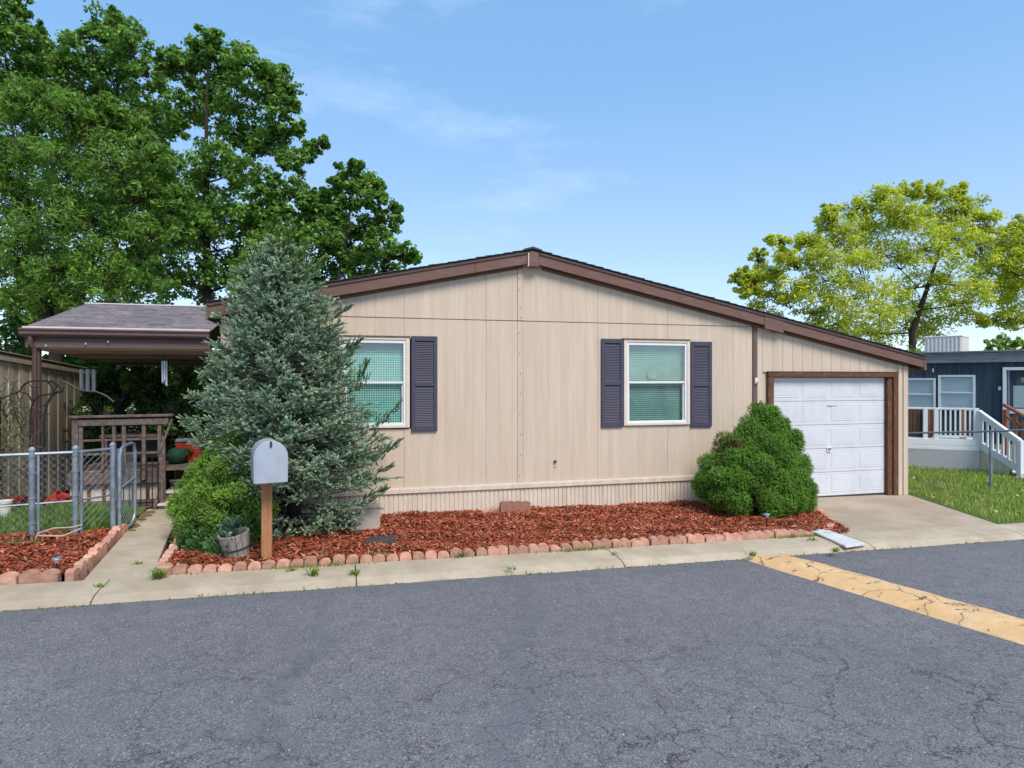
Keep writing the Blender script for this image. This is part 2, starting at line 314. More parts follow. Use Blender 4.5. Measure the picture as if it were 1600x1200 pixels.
def npmesh(name, V, F, col, m, parent=None, origin=None, kind=None, smooth=False):
    """V (n,3) F (m,3|4) col (n,3)"""
    o0 = wloc(parent) if parent else Vector(origin or (0, 0, 0))
    V = V-np.array(o0)[None, :]
    me = bpy.data.meshes.new(name); k = F.shape[1]
    me.vertices.add(len(V)); me.vertices.foreach_set('co', V.astype(np.float32).ravel())
    me.loops.add(F.size); me.loops.foreach_set('vertex_index', F.astype(np.int32).ravel())
    me.polygons.add(len(F)); me.polygons.foreach_set('loop_start', np.arange(0, F.size, k, dtype=np.int32)); me.polygons.foreach_set('loop_total', np.full(len(F), k, dtype=np.int32))
    if smooth: me.polygons.foreach_set('use_smooth', np.ones(len(F), dtype=bool))
    me.update(calc_edges=True)
    if col is not None:
        a = me.color_attributes.new('col', 'FLOAT_COLOR', 'POINT'); cc = np.ones((len(V), 4), np.float32); cc[:, :3] = col; a.data.foreach_set('color', cc.ravel())
    me.materials.append(M[m] if isinstance(m, str) else m); me.validate()
    o = link(name, me, parent, None if parent else origin)
    if kind: o['kind'] = kind
    return o
def dup(o, parent=None, **kw):
    n = o.copy(); COL.objects.link(n)
    if parent is not None: n.parent = parent
    for ch in [q for q in bpy.data.objects if q.parent == o]: dup(ch, n)
    return n
def nrm(a): return a/np.maximum(np.linalg.norm(a, axis=1, keepdims=True), 1e-9)
def frames(d, roll=None):
    """(n,3) z axes -> (n,3,3) matrices whose columns are x,y,z"""
    n = len(d); z = nrm(d); r = nrm(rng.normal(size=(n, 3))) if roll is None else roll
    x = nrm(np.cross(r, z)); y = np.cross(z, x); return np.stack([x, y, z], axis=2)
def tile(PV, PF, R, S, T):
    """prototype verts/faces placed n times"""
    n = len(T); V = np.einsum('nij,vj->nvi', R, PV)*(S[:, None, None] if S.ndim == 1 else S[:, None, :])+T[:, None, :]
    F = PF[None]+(np.arange(n)*len(PV))[:, None, None]
    return V.reshape(-1, 3), F.reshape(-1, PF.shape[1])
def randdir(n): return nrm(rng.normal(size=(n, 3)))

# ================================================================== GROUND
gm = MB()
def sheet(xs, ys, zf):
    m = MB(); vs = [(x, y, zf(x, y)) for y in ys for x in xs]; nx = len(xs)
    m.add(vs, [(j*nx+i, j*nx+i+1, (j+1)*nx+i+1, (j+1)*nx+i) for j in range(len(ys)-1) for i in range(nx-1)]); return m
sheet([-600, -14, 14, 600], [-400, -2.6, 900], lambda x, y: G(x)-.12).build('ground', 'soil', origin=(0, 0, -.12), kind='structure')
def roadz(x, y): return G(x)-.03-.012*(y+2.9)*(-.2)
sheet([-300, -14, 14, 300], [-16, -2.88], lambda x, y: G(x)-.03).build('road', 'asphalt', origin=(0, -6, -.03), kind='structure')
sheet([-300, -14, 14, 300], [-60, -16], lambda x, y: G(x)-.05).build('far_ground', 'lawn', origin=(0, -40, -.03), kind='structure')
# rolled curb in sections
cj = [-16, -9.2, -6.9]+[ong(q, y).x for q, y in ((152, 930), (556, 900), (958, 870), (1345, 848))]+[6.4, 9.3, 12.3, 16]
curb = thing('curb', None, None, (0, -2.6, 0)); curb['kind'] = 'structure'
for a, b in zip(cj[:-1], cj[1:]):
    prof = [(-2.90, -.05), (-2.87, -.012), (-2.78, .022), (-2.62, .035), (-2.345, .042), (-2.345, -.12), (-2.90, -.12)]
    seg = MB(); nseg = 8
    xs = [a+.006+(b-a-.012)*i/nseg for i in range(nseg+1)]
    if -5.2 < (a+b)/2 or True:
        vs = []
        for x in xs:
            for y, z in prof: vs.append((x, y+(rnd.uniform(-.012, .012) if y < -2.8 and 0 < xs.index(x) < nseg else 0), G(x)+z))
        k = len(prof); fs = [(i*k+j, i*k+(j+1) % k, (i+1)*k+(j+1) % k, (i+1)*k+j) for i in range(nseg) for j in range(k)]
        fs += [tuple(range(k-1, -1, -1)), tuple(range(nseg*k, (nseg+1)*k))]
        seg.add(vs, fs)
    seg.build('curb_section', 'concrete', curb)
for x in cj[1:-1]:
    MB().box(x-.02, x+.02, -2.87, -2.36, G(x)-.1, G(x)-.01).build('joint_filler', 'joint', curb)
# walkway slabs
wk = thing('walkway', None, None, (-4.8, -1, .06)); wk['kind'] = 'structure'
def wx(y): return (-4.93-.11*(y+2.3), -4.33-.15*(y+2.3)+.03*max(0, y+.5))
for a, b in ((-2.335, -1.1), (-1.09, -.02), (-.01, 1.30)):
    l0, r0 = wx(a); l1, r1 = wx(b)
    zt = lambda x: G(x)+.035
    MB().hexa([(l0, a, zt(l0)-.1), (r0, a, zt(r0)-.1), (r1, b, zt(r1)-.1), (l1, b, zt(l1)-.1), (l0, a, zt(l0)), (r0, a, zt(r0)), (r1, b, zt(r1)), (l1, b, zt(l1))]).build('slab', 'concrete', wk, bevel=.006)
# driveway
dm = MB(); dpoly = [(3.9, -2.34), (6.62, -2.34), (7.52, .12), (4.35, .12)]
dm.add([(x, y, G(x)+.03) for x, y in dpoly]+[(x, y, G(x)-.1) for x, y in dpoly], [(0, 1, 2, 3), (7, 6, 5, 4), (0, 4, 5, 1), (1, 5, 6, 2), (2, 6, 7, 3), (3, 7, 4, 0)])
dm.build('driveway', 'drive', origin=(6, -1, -.05), kind='structure')
# beds and lawns (bumpy sheets)
def inpoly(x, y, P):
    r = np.zeros(np.shape(x), bool); n = len(P)
    for i in range(n):
        x1, y1 = P[i]; x2, y2 = P[(i+1) % n]
        cnd = ((y1 > y) != (y2 > y)) & (x < (x2-x1)*(y-y1)/((y2-y1) if y2 != y1 else 1e-9)+x1); r ^= cnd
    return r
def polysheet(name, P, h, m, bump=.02, step=.12, origin=None, mound=0):
    xs = np.arange(min(p[0] for p in P), max(p[0] for p in P)+step, step); ys = np.arange(min(p[1] for p in P), max(p[1] for p in P)+step, step)
    mb = MB(); idx = {}
    for j, y in enumerate(ys[:-1]):
        for i, x in enumerate(xs[:-1]):
            if inpoly(np.array(x+step/2), np.array(y+step/2), P):
                q = []
                for a, b in ((i, j), (i+1, j), (i+1, j+1), (i, j+1)):
                    if (a, b) not in idx:
                        X, Y = xs[a], ys[b]; idx[(a, b)] = len(mb.v); mb.v.append((X, Y, G(X)+h+bump*math.sin(X*5.1+Y*3)*math.cos(Y*6.3-X*2)+rnd.uniform(-.4, .4)*bump))
                    q.append(idx[(a, b)])
                mb.f.append(tuple(q))
    return mb.build(name, m, origin=origin, smooth=True, kind='structure')
BED = [(-4.24, -2.28), (4.0, -2.28), (4.12, -2.24), (4.62, -.9), (4.45, .02), (-4.30, .02), (-4.42, -.8)]
LBED = [(-9, -2.22), (-5.02, -2.22), (-5.13, -1.2), (-5.22, -.15), (-9, -.15)]
LYARD = [(-12, -.3), (-5.2, -.3), (-5.34, 1.3), (-12, 1.4)]
polysheet('mulch_bed', BED, .05, 'mulch_base', .022, .1, (0, -1, .05))
polysheet('left_mulch_bed', LBED, .05, 'mulch_base', .022, .1, (-7, -1, .1))
polysheet('left_yard', LYARD, .06, 'lawn', .03, .14, (-8, .5, .1))
RY = [(6.68, -2.32), (30, -2.32), (30, 12), (7.6, 12), (7.6, .1)]
polysheet('right_lawn', [(6.3, -2.32), (30, -2.32), (30, 12), (7.5, 12), (7.5, .3), (7.2, .1)], .010, 'lawn', .008, .2, (12, 2, -.1))

# mulch chips
def chips(name, P, n, parent=None):
    x0, x1, y0, y1 = min(p[0] for p in P), max(p[0] for p in P), min(p[1] for p in P), max(p[1] for p in P)
    x = rng.uniform(x0, x1, n*2); y = rng.uniform(y0, y1, n*2); k = inpoly(x, y, P); x, y = x[k][:n], y[k][:n]; n = len(x)
    L = rng.uniform(.010, .042, n)*np.where(rng.random(n) < .12, 1.6, 1); W = rng.uniform(.005, .012, n); bend = rng.uniform(-.25, .35, n)
    PV = np.array([(-1, -1, 0), (1, -1, 0), (1, -.6, .5), (1, .6, .5), (-.9, 1, 0), (-1, 0, .6)])
    base = np.array([(-1, -1, 0), (0, -1, 1), (1, -1, 0), (-1, 1, 0), (0, 1, 1), (1, 1, 0)], float)
    a = rng.uniform(0, math.pi*2, n); tx = rng.normal(0, .28, n); ty = rng.normal(0, .28, n)
    V = np.repeat(base[None], n, 0); V = V*np.stack([L, W, L*bend], 1)[:, None, :]
    V[:, (0, 3), 1] *= rng.uniform(.2, 1, n)[:, None]; V[:, (2, 5), 1] *= rng.uniform(.2, 1, n)[:, None]
    V[:, :, 2] += V[:, :, 0]*tx[:, None]+V[:, :, 1]*ty[:, None]
    ca, sa = np.cos(a)[:, None], np.sin(a)[:, None]
    X = V[:, :, 0]*ca-V[:, :, 1]*sa+x[:, None]; Y = V[:, :, 0]*sa+V[:, :, 1]*ca+y[:, None]
    Z = V[:, :, 2]+(G0+SL*x+.062+.022*np.sin(x*5.1+y*3)*np.cos(y*6.3-x*2)+rng.uniform(0, .028, n))[:, None]
    F = np.array([(0, 1, 4, 3), (1, 2, 5, 4)]); F = (F[None]+(np.arange(n)*6)[:, None, None]).reshape(-1, 4)
    t = rng.random(n)[:, None]; col = np.array([(.17, .034, .016)])*(1-t)+np.array([(.47, .120, .055)])*t
    pal = rng.random(n) < .10; col[pal] = np.array((.58, .32, .22))*rng.uniform(.6, 1, (pal.sum(), 1))
    dk = rng.random(n) < .15; col[dk] *= .4
    o = npmesh(name, np.stack([X, Y, Z], 2).reshape(-1, 3), F, np.repeat(col, 6, 0), 'chips', parent, None if parent else (float(x.mean()), float(y.mean()), .06), 'stuff')
    return o
tag(chips('mulch', BED, 42000), 'red brown bark mulch covering the bed in front of the house', 'mulch')
tag(chips('mulch', LBED, 17000), 'red brown bark mulch in the bed left of the walkway', 'mulch')

# grass
def grass(name, P, n, h=(.05, .14), cols=((.05, .13, .015), (.16, .28, .05)), dry=.12, clump=None, lab=None, zo=.03):
    x0, x1, y0, y1 = min(p[0] for p in P), max(p[0] for p in P), min(p[1] for p in P), max(p[1] for p in P)
    x = rng.uniform(x0, x1, n*3); y = rng.uniform(y0, y1, n*3); k = inpoly(x, y, P)
    if clump is not None: k &= (np.sin(x*3.1+1.3*np.sin(y*2.3))*np.cos(y*2.7+x*1.1)+rng.normal(0, .45, len(x))) > clump
    x, y = x[k][:n], y[k][:n]; n = len(x)
    hh = rng.uniform(*h, n)*(1+.35*np.sin(x*2.2)*np.cos(y*3)); a = rng.uniform(0, 2*math.pi, n); wd = rng.uniform(.003, .006, n); ln = rng.uniform(.1, .8, n)*hh
    z0 = G0+SL*np.clip(x, -14, 14)+zo
    ca, sa = np.cos(a), np.sin(a)
    P0 = np.stack([x-sa*wd, y+ca*wd, z0], 1); P1 = np.stack([x+sa*wd, y-ca*wd, z0], 1)
    mx_, my_ = x+ca*ln*.35, y+sa*ln*.35
    P2 = np.stack([mx_+sa*wd*.8, my_-ca*wd*.8, z0+hh*.6], 1); P3 = np.stack([mx_-sa*wd*.8, my_+ca*wd*.8, z0+hh*.6], 1); P4 = np.stack([x+ca*ln, y+sa*ln, z0+hh], 1)
    V = np.stack([P0, P1, P2, P3, P4], 1).reshape(-1, 3); F = np.array([(0, 1, 2), (0, 2, 3), (3, 2, 4)]); F = (F[None]+(np.arange(n)*5)[:, None, None]).reshape(-1, 3)
    t = rng.random(n)[:, None]; col = np.array([cols[0]])*(1-t)+np.array([cols[1]])*t; d = rng.random(n) < dry; col[d] = np.array((.38, .30, .13))*rng.uniform(.6, 1.1, (d.sum(), 1))
    o = npmesh(name, V, F, np.repeat(col, 5, 0), 'grass', None, (float(x.mean()), float(y.mean()), 0), 'stuff')
    return tag(o, lab, 'grass')
grass('grass', [(-10.5, -.25), (-5.35, -.1), (-5.40, 1.25), (-10.5, 1.25)], 34000, (.05, .17), ((.06, .17, .02), (.22, .38, .06)), clump=-.75, lab='green grass with dry blades behind the chain link fence')
grass('grass', [(-7.5, -.75), (-5.9, -.8), (-5.7, -.1), (-7.6, -.05)], 1800, (.03, .09), ((.10, .16, .03), (.24, .28, .07)), .35, .35, 'thin yellowish grass at the foot of the fence posts')
grass('grass', [(6.72, -2.25), (14, -2.25), (20, 9), (7.65, 9), (7.65, .1)], 90000, (.035, .10), ((.15, .27, .02), (.42, .54, .09)), .14, -.8, 'bright green lawn right of the driveway')
# fallen leaves and debris on the right lawn
n = 260; lx = rng.uniform(7, 14, n); ly = rng.uniform(-2, 1.5, n)
PV = np.array([(-1, -.6, 0), (1, -.5, .2), (.9, .6, 0), (-.8, .7, .25)]); PF = np.array([(0, 1, 2, 3)])
k = inpoly(lx, ly, RY); lx, ly = lx[k], ly[k]; n = len(lx)
V, F = tile(PV, PF, frames(np.array([0, 0, 1])+rng.normal(0, .35, (n, 3))), rng.uniform(.015, .035, n), np.stack([lx, ly, G0+SL*lx+rng.uniform(.07, .12, n)], 1))
tag(npmesh('dry_leaves', V, F, np.repeat(np.array((.55, .42, .30))*rng.uniform(.5, 1.2, (n, 1)), 4, 0), 'grass', None, (9, 0, 0), 'stuff'), 'pale dry leaves scattered on the right lawn', 'leaves')
# soil clods beside the walkway
cl = MB()
for i in range(90):
    p = Vector((rnd.uniform(-5.42, -5.12), rnd.uniform(-.2, 1.1), 0)); p.x -= .1*(p.y)*.6-.02; r = rnd.uniform(.02, .06)
    cl.lathe((p.x, p.y, G(p.x)+.02), [(r, -.02), (r*1.05, r*.25), (r*.6, r*.6), (r*.1, r*.7)], 6, 1, rnd.uniform(.6, 1))
tag(cl.build('soil_clods', 'soil', origin=(-5.3, .4, .08), kind='stuff'), 'dry brown clods of soil along the walkway', 'soil')

# ================================================================== SPEED BUMP
sb = MB(); A, B = Vector((1.98, -2.90, 0)), Vector((3.75, -9.6, 0)); W0 = .66; nrow = 40; prof = [(i/8, .075*math.sin(math.pi*i/8)**.8 if 0 < i < 8 else -.008) for i in range(9)]
d = (B-A).normalized(); q = Vector((-d.y, d.x, 0))
for j in range(nrow+1):
    p = A+(B-A)*j/nrow
    e = min(1, .35+.65*(j/3))
    for u_, h in prof:
        X = p+q*W0*u_*(1+.02*math.sin(j*2.1)); X.y = min(X.y, -2.885); sb.v.append((X.x, X.y, G(X.x)-.03+(h*e if h > 0 else h)))
k = len(prof)
for j in range(nrow):
    for i in range(k-1): sb.f.append((j*k+i, (j+1)*k+i, (j+1)*k+i+1, j*k+i+1))
sb.f = [f[::-1] for f in sb.f]
tag(sb.build('speed_bump', 'bump', origin=(2.6, -4, 0), smooth=True), 'yellow painted speed bump with worn patches and cracks across the road', 'speed bump')

# ================================================================== EDGING BRICKS
def scallop_mesh(name, nsc, wsc, h, dep, m):
    mb = MB(); poly = [(0, -.05)]; tot = nsc*wsc; poly.append((tot, -.05))
    for s in range(nsc-1, -1, -1):
        for i in range(8):
            a = math.pi*(i+.5)/8; poly.append((s*wsc+wsc/2+math.cos(a)*wsc*.49, h-wsc*.30+math.sin(a)*wsc*.30))
    poly = [(x-tot/2, z) for x, z in poly]; mb.prism(poly, -dep/2, dep/2)
    me = bpy.data.meshes.new(name); me.from_pydata(mb.v, [], mb.f); me.materials.append(M[m]); return me
SM = {k: scallop_mesh('edging_brick', *a) for k, a in dict(one=(1, .131, .085, .085, 'brick'), two=(2, .118, .10, .08, 'brick'), three=(3, .16, .105, .085, 'brick'), two_l=(2, .165, .105, .085, 'brick'), side=(2, .13, .11, .08, 'brick'), four=(4, .115, .15, .09, 'brick_brown'), flat=(2, .12, .05, .08, 'brick')).items()}
def edging(label, loc, bricks, group='scalloped edging rows'):
    t = thing('brick_edging', label, 'edging', loc, group)
    for kind, x, y, rz in bricks:
        o = bpy.data.objects.new('edging_brick', SM[kind]); COL.objects.link(o); o.parent = t
        o.location = Vector((x, y, G(x)+.035+rnd.uniform(-.020, .008)))-Vector(loc); o.rotation_euler = (rnd.uniform(-.13, .10), rnd.uniform(-.07, .07), rz+rnd.uniform(-.08, .08))
    return t
br = []; x = -4.08
while x < -1.02: br.append(('one', x, -2.29+.005*math.sin(x*9), 0)); x += .1385+rnd.uniform(0, .004)
while x < 3.25:
    kk = 'two' if rnd.random() < .75 else 'one'; wv = .236 if kk == 'two' else .131
    br.append((kk, x+wv/2-.06, -2.29+rnd.uniform(-.01, .01), 0)); x += wv+rnd.uniform(.004, .02)
edging('front row of pink scalloped bricks between the main mulch bed and the curb', (-1, -2.29, .05), br)
br = [('side', -4.27-.02*i, -2.12+.262*i, math.pi/2) for i in range(6)]
edging('short brick row on the right side of the walkway beside the green shrubs', (-4.3, -1.6, .07), br)
MB().lathe((-4.23, -2.27, G(-4.2)+.03), [(.085, -.05), (.085, .085), (.07, .10), (.001, .105)], 16).build('round_edging_brick', 'brick', origin=(-4.23, -2.27, .07))
tag(bpy.data.objects['round_edging_brick'], 'round pink edging brick on the left front corner of the main mulch bed', 'brick')
br = []; x = -5.15
for kk, wv in (('two_l', .33), ('three', .48), ('three', .48), ('three', .48), ('three', .48)):
    br.append((kk, x-wv/2, -2.24, 0)); x -= wv+.012
edging('row of large scalloped bricks along the front of the left mulch bed', (-6, -2.24, .08), br)
br = [('side', -5.04-.022*i, -2.16+.262*i, math.pi/2-.04) for i in range(8)]
edging('brick row on the left side of the walkway climbing to the gate', (-5.1, -1.2, .08), br)
br = []
P0, P1, P2 = Vector((3.45, -2.27)), Vector((4.3, -2.1)), Vector((4.72, -.85))
for i in range(9):
    a = i/8; p = P0*(1-a)**2+P1*2*a*(1-a)+P2*a*a; dd = ((P1-P0)*(1-a)+(P2-P1)*a); br.append(('flat', p.x, p.y, math.atan2(dd.y, dd.x)))
edging('low curved brick row where the mulch bed meets the driveway', (4.2, -1.8, 0), br)
# loose bricks lying against the skirting
p = ony(805, 806, -.16)
o = bpy.data.objects.new('loose_brick', SM['four']); COL.objects.link(o); o.location = (p.x, -.16, G(p.x)+.07); o.rotation_euler = (-.15, .04, -.05)
tag(o, 'brown four scallop brick leaning against the house skirting', 'brick')
p = ony(766, 806, -.2)
o = bpy.data.objects.new('loose_brick', SM['side']); COL.objects.link(o); o.location = (p.x, -.2, G(p.x)+.03); o.rotation_euler = (.3, -.15, .25)
tag(o, 'half buried scalloped brick just left of the leaning brown brick', 'brick')
# pale board at the driveway corner
a_ = [ong(1262, 826, .09), ong(1290, 826, .09), ong(1353, 849, .05), ong(1322, 853, .05)]
mb = MB(); mb.hexa([p-Vector((0, 0, .03)) for p in (a_[0], a_[3], a_[2], a_[1])]+[p for p in (a_[0], a_[3], a_[2], a_[1])])
tag(mb.build('board', 'chip_white', origin=a_[0], bevel=.006), 'pale pointed board lying over the curb at the driveway corner', 'board')

# dirt, pebbles and tiny weeds in the gutter line
n = 900; gx_ = rng.uniform(-9, 9, n); gy_ = -2.90+rng.normal(0, .018, n)
PV = np.array([(-1, -.8, 0), (1, -.7, 0), (.9, .8, 0), (-.8, .7, 0), (0, 0, .8)]); PF = np.array([(0, 1, 4), (1, 2, 4), (2, 3, 4), (3, 0, 4)])
V, F = tile(PV, PF, frames(np.array([0, 0, 1])+rng.normal(0, .2, (n, 3))), rng.uniform(.003, .010, n), np.stack([gx_, gy_, G0+SL*gx_-.028], 1))
cc = np.array((.10, .08, .05))*rng.uniform(.4, 2.2, (n, 1)); gk = rng.random(n) < .35; cc[gk] = (.16, .20, .04)
tag(npmesh('gutter_debris', V, F, np.repeat(cc, 5, 0), 'chips', None, (0, -2.9, 0), 'stuff'), 'dirt crumbs and moss along the line where curb meets road', 'debris')
n = 700; gx_ = rng.uniform(-7, 8, n); gy_ = rng.uniform(-7.5, -3.0, n)
V, F = tile(PV, PF, frames(np.array([0, 0, 1])+rng.normal(0, .2, (n, 3))), rng.uniform(.002, .006, n), np.stack([gx_, gy_, G0+SL*gx_-.029], 1))
tag(npmesh('road_grit', V, F, np.repeat(np.array((.42, .40, .37))*rng.uniform(.5, 1.2, (n, 1)), 5, 0), 'chips', None, (0, -5, 0), 'stuff'), 'loose pale grit scattered over the asphalt', 'grit')
gl_ = [(-9, -2.925), (9, -2.925), (9, -2.885), (-9, -2.885)]
o = grass('grass', gl_, 420, (.01, .04), ((.12, .17, .03), (.30, .34, .08)), .3, .35, 'tiny grass growing in the crack between curb and asphalt', -.03)
o = grass('grass', [(-4.1, -2.40), (4.1, -2.40), (4.1, -2.33), (-4.1, -2.33)], 1100, (.02, .06), ((.12, .20, .03), (.32, .42, .08)), .2, .45, 'short weeds along the foot of the front edging bricks')
o = grass('grass', [(-4.0, -2.2), (4.0, -2.2), (4.0, -1.9), (-4.0, -1.9)], 900, (.03, .09), ((.16, .22, .04), (.36, .42, .10)), .35, .85, 'sparse yellowish grass tufts in the mulch behind the edging')

# ================================================================== MAIN HOUSE
RX = .284
def ztop(x): return 4.00-.208*abs(x-RX)          # top of the fascia
XL, XR = -4.08, 7.44
FL, FR = -4.24, 7.76
zb = lambda x: ztop(x)-.202
house = thing('mobile_home', 'beige vertical-sided mobile home with brown roof trim and attached garage', 'house', (1.5, 0, 0))
HOLES = [(-2.50, -1.53, 1.345, 2.66), (1.84, 3.01, 1.335, 2.715), (4.50, 7.24, -1, 2.185)]
def board_col(x0, x1, z0, z1f):
    """front board between x0,x1 from z0 to the sloping top, split at the openings"""
    segs = [(z0, None)]
    for hx0, hx1, hz0, hz1 in HOLES:
        if x1 > hx0+.02 and x0 < hx1-.02:
            new = []
            for a, b in segs:
                bt = b if b is not None else 99
                if hz0 > a and hz0 < bt: new.append((a, hz0))
                if hz1 < bt and hz1 > a: new.append((hz1, b))
                if hz1 <= a or hz0 >= bt: new.append((a, b))
            segs = new
    for a, b in segs:
        ta = b if b is not None else z1f(x0); tb = b if b is not None else z1f(x1)
        if min(ta, tb)-a < .02: continue
        poly = [(x0, a), (x1, a), (x1, tb)]
        if b is None and x0 < RX < x1 and z1f(RX) > max(ta, tb): poly.append((RX, z1f(RX)))
        poly.append((x0, ta))
        MB().prism(poly, 0, .025).build('siding_board', 'siding', house, bevel=.001)
grooves = []
x = XL
gx = [XL]+[XL+.02+i*.2032 for i in range(1, 21)]
gx = [g for g in gx if g < .02]+[.085]
gx2 = [.175]+[.175+.2035*i for i in range(1, 20)]+[4.205]
def wide(i): return .0007 if (i*7) % 6 else .0032
for row, gl in enumerate((gx, gx2)):
    for i, (a, b) in enumerate(zip(gl[:-1], gl[1:])):
        g1, g2 = (wide(i)/2, wide(i+1)/2) if True else 0
        board_col(a+g1, b-g2, .495, lambda x: 2.945); board_col(a+g1, b-g2, 2.958, lambda x: min(zb(x)+.05, 9))
MB().box(.088, .172, -.004, .025, .495, 2.945).build('seam_batten', 'siding', house, bevel=.003)
MB().prism([(.088, 2.958), (.172, 2.958), (.172, zb(.172)+.03), (.088, zb(.088)+.03)], -.012, .025).build('seam_batten', 'siding', house, bevel=.003)
nl = MB()
for z in list(np.arange(.6, 2.9, .31))+[3.0, 3.15, 3.42, 3.6]:
    nl.lathe((.115+rnd.uniform(-.01, .03), -.014 if z > 2.95 else -.006, z), [(.006, -.006), (.006, .006)], 6)
nl.build('nail_heads', 'char', house, kind='stuff')
# boards above/beside the garage
gl = [4.30]+[4.41+.2*i for i in range(0, 15)]+[7.24, 7.44]
for a, b in zip(gl[:-1], gl[1:]):
    z1 = lambda x: zb(x)+.05
    if b > 4.52 and a < 7.2: MB().prism([(a+.002, 2.187), (b-.002, 2.187), (b-.002, z1(b)), (a+.002, z1(a))], 0, .025).build('siding_board', 'siding', house, bevel=.002)
    else: MB().prism([(a+.002, G(a)+.03), (b-.002, G(a)+.03), (b-.002, z1(b)), (a+.002, z1(a))], 0, .025).build('siding_board', 'siding', house, bevel=.002)
MB().box(4.21, 4.295, -.022, .03, G(4.2)+.03, zb(4.25)+.04).build('corner_post', 'post_brown', house, bevel=.004)
MB().box(7.36, 7.445, -.02, -.001, G(7.4)+.03, zb(7.4)+.03).build('corner_board', 'siding', house, bevel=.004)
MB().box(7.25, 7.33, -.016, -.001, G(7.4)+.03, zb(7.3)+.03).build('corner_board', 'siding', house, bevel=.004)
MB().box(7.445, 7.465, -.02, .12, G(7.4)+.03, zb(7.46)+.03).build('corner_board', 'siding', house, bevel=.004)
# solid walls behind (pieces around openings)
bw = MB(); DEP = 13.5
def backwall(x0, x1, z0, z1=None):
    bw.prism([(x0, z0), (x1, z0), (x1, zb(x1)+.02 if z1 is None else z1)]+([(RX, zb(RX)+.02)] if z1 is None and x0 < RX < x1 else [])+[(x0, zb(x0)+.02 if z1 is None else z1)], .027, .10)
backwall(XL+.03, -2.52, .45); backwall(-2.52, -1.51, .45, 1.33); backwall(-2.52, -1.51, 2.68); backwall(-1.51, 1.82, .45); backwall(1.82, 3.03, .45, 1.32); backwall(1.82, 3.03, 2.735); backwall(3.03, 4.25, .45)
backwall(4.25, 4.5, -.1); backwall(4.5, 7.24, 2.19); backwall(7.24, 7.43, -.1)
bw.box(XL, XL+.1, .101, DEP, .05, zb(XL)+.02); bw.box(7.33, 7.43, .101, 8, -.1, zb(7.4)+.0); bw.box(XL+.1, 4.2, DEP-.1, DEP, .05, 3.0); bw.box(4.2, 7.33, 7.9, 8, -.1, 2.3); bw.box(4.15, 4.25, .101, DEP-.1, 0, zb(4.2))
bw.build('wall', 'siding', house)
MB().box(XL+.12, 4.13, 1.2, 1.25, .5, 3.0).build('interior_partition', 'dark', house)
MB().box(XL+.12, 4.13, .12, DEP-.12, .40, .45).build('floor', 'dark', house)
# skirting with vertical ribs
sk = MB(); x = XL; x1 = 4.20; pts = []
while x < x1:
    for dx, y in ((0, -.004), (.050, -.004), (.054, .008), (.064, .008)): pts.append((min(x+dx, x1), y))
    x += .068
n_ = len(pts); sk.add([(a, b, G(a)+.0) for a, b in pts]+[(a, b, .40) for a, b in pts], [(i, i+1, n_+i+1, n_+i) for i in range(n_-1)])
sk.box(XL, x1, .02, .05, G(XL)-.05, .40)
sk.build('skirting', 'skirt', house)
MB().box(XL-.005, 4.205, -.03, .03, .405, .478).build('skirt_trim', 'skirt', house, bevel=.006)
MB().box(XL-.005, 4.205, -.018, .03, .478, .492).build('skirt_trim', 'casing', house, bevel=.003)
MB().box(XL-.005, 4.205, -.012, .03, .392, .404).build('skirt_trim', 'skirt', house, bevel=.003)
# roof
rf = MB(); th = .035
for sgn, x1 in ((-1, FL), (1, FR)):
    a, b = (x1, RX) if sgn < 0 else (RX, x1)
    dep = DEP+.3
    rf.prism([(a, ztop(a)+.001), (b, ztop(b)+.001), (b, ztop(b)+.018), (a, ztop(a)+.018)], -.145, dep)
rf.build('roof', 'char', house)
shg = MB()
for sgn, x1 in ((-1, FL-.02), (1, FR+.02)):
    n = int(abs(x1-RX)/.14)
    for i in range(n):
        xa = RX+sgn*(.14*i); xb = RX+sgn*(.14*(i+1)+.03); za, zb_ = ztop(xa)+.022, ztop(xb)+.034
        y = -.165
        while y < DEP+.3:
            L = .9 if y > 3 else .305; L = min(L, DEP+.3-y); jj = rnd.uniform(-.004, .004)
            P = [(min(xa, xb), (za if sgn > 0 else zb_)), (max(xa, xb), (zb_ if sgn > 0 else za))]
            shg.prism([P[0], P[1], (P[1][0], P[1][1]+.008+jj), (P[0][0], P[0][1]+.008+jj)], y+.003, y+L-.003); y += L
shg.build('shingles', 'roof', house, kind='stuff')
MB().prism([(RX-.14, ztop(RX)-.005), (RX, ztop(RX)+.03), (RX+.14, ztop(RX)-.005), (RX+.14, ztop(RX)+.022), (RX, ztop(RX)+.062), (RX-.14, ztop(RX)+.022)], -.18, DEP+.3).build('ridge_cap', 'roof', house, bevel=.003)
def fasc(x0, x1, yo=-.13, yi=-.09, h=.182, dz=0, m='fascia'):
    MB().prism([(x0, ztop(x0)-h+dz), (x1, ztop(x1)-h+dz), (x1, ztop(x1)+dz), (x0, ztop(x0)+dz)], yo, yi).build('fascia_board', m, house, bevel=.004)
fasc(FL, -.6); fasc(-.597, RX-.06); fasc(RX+.10, 4.35); fasc(4.353, 4.72, -.137, -.09, .235, 0); fasc(4.723, FR-.06)
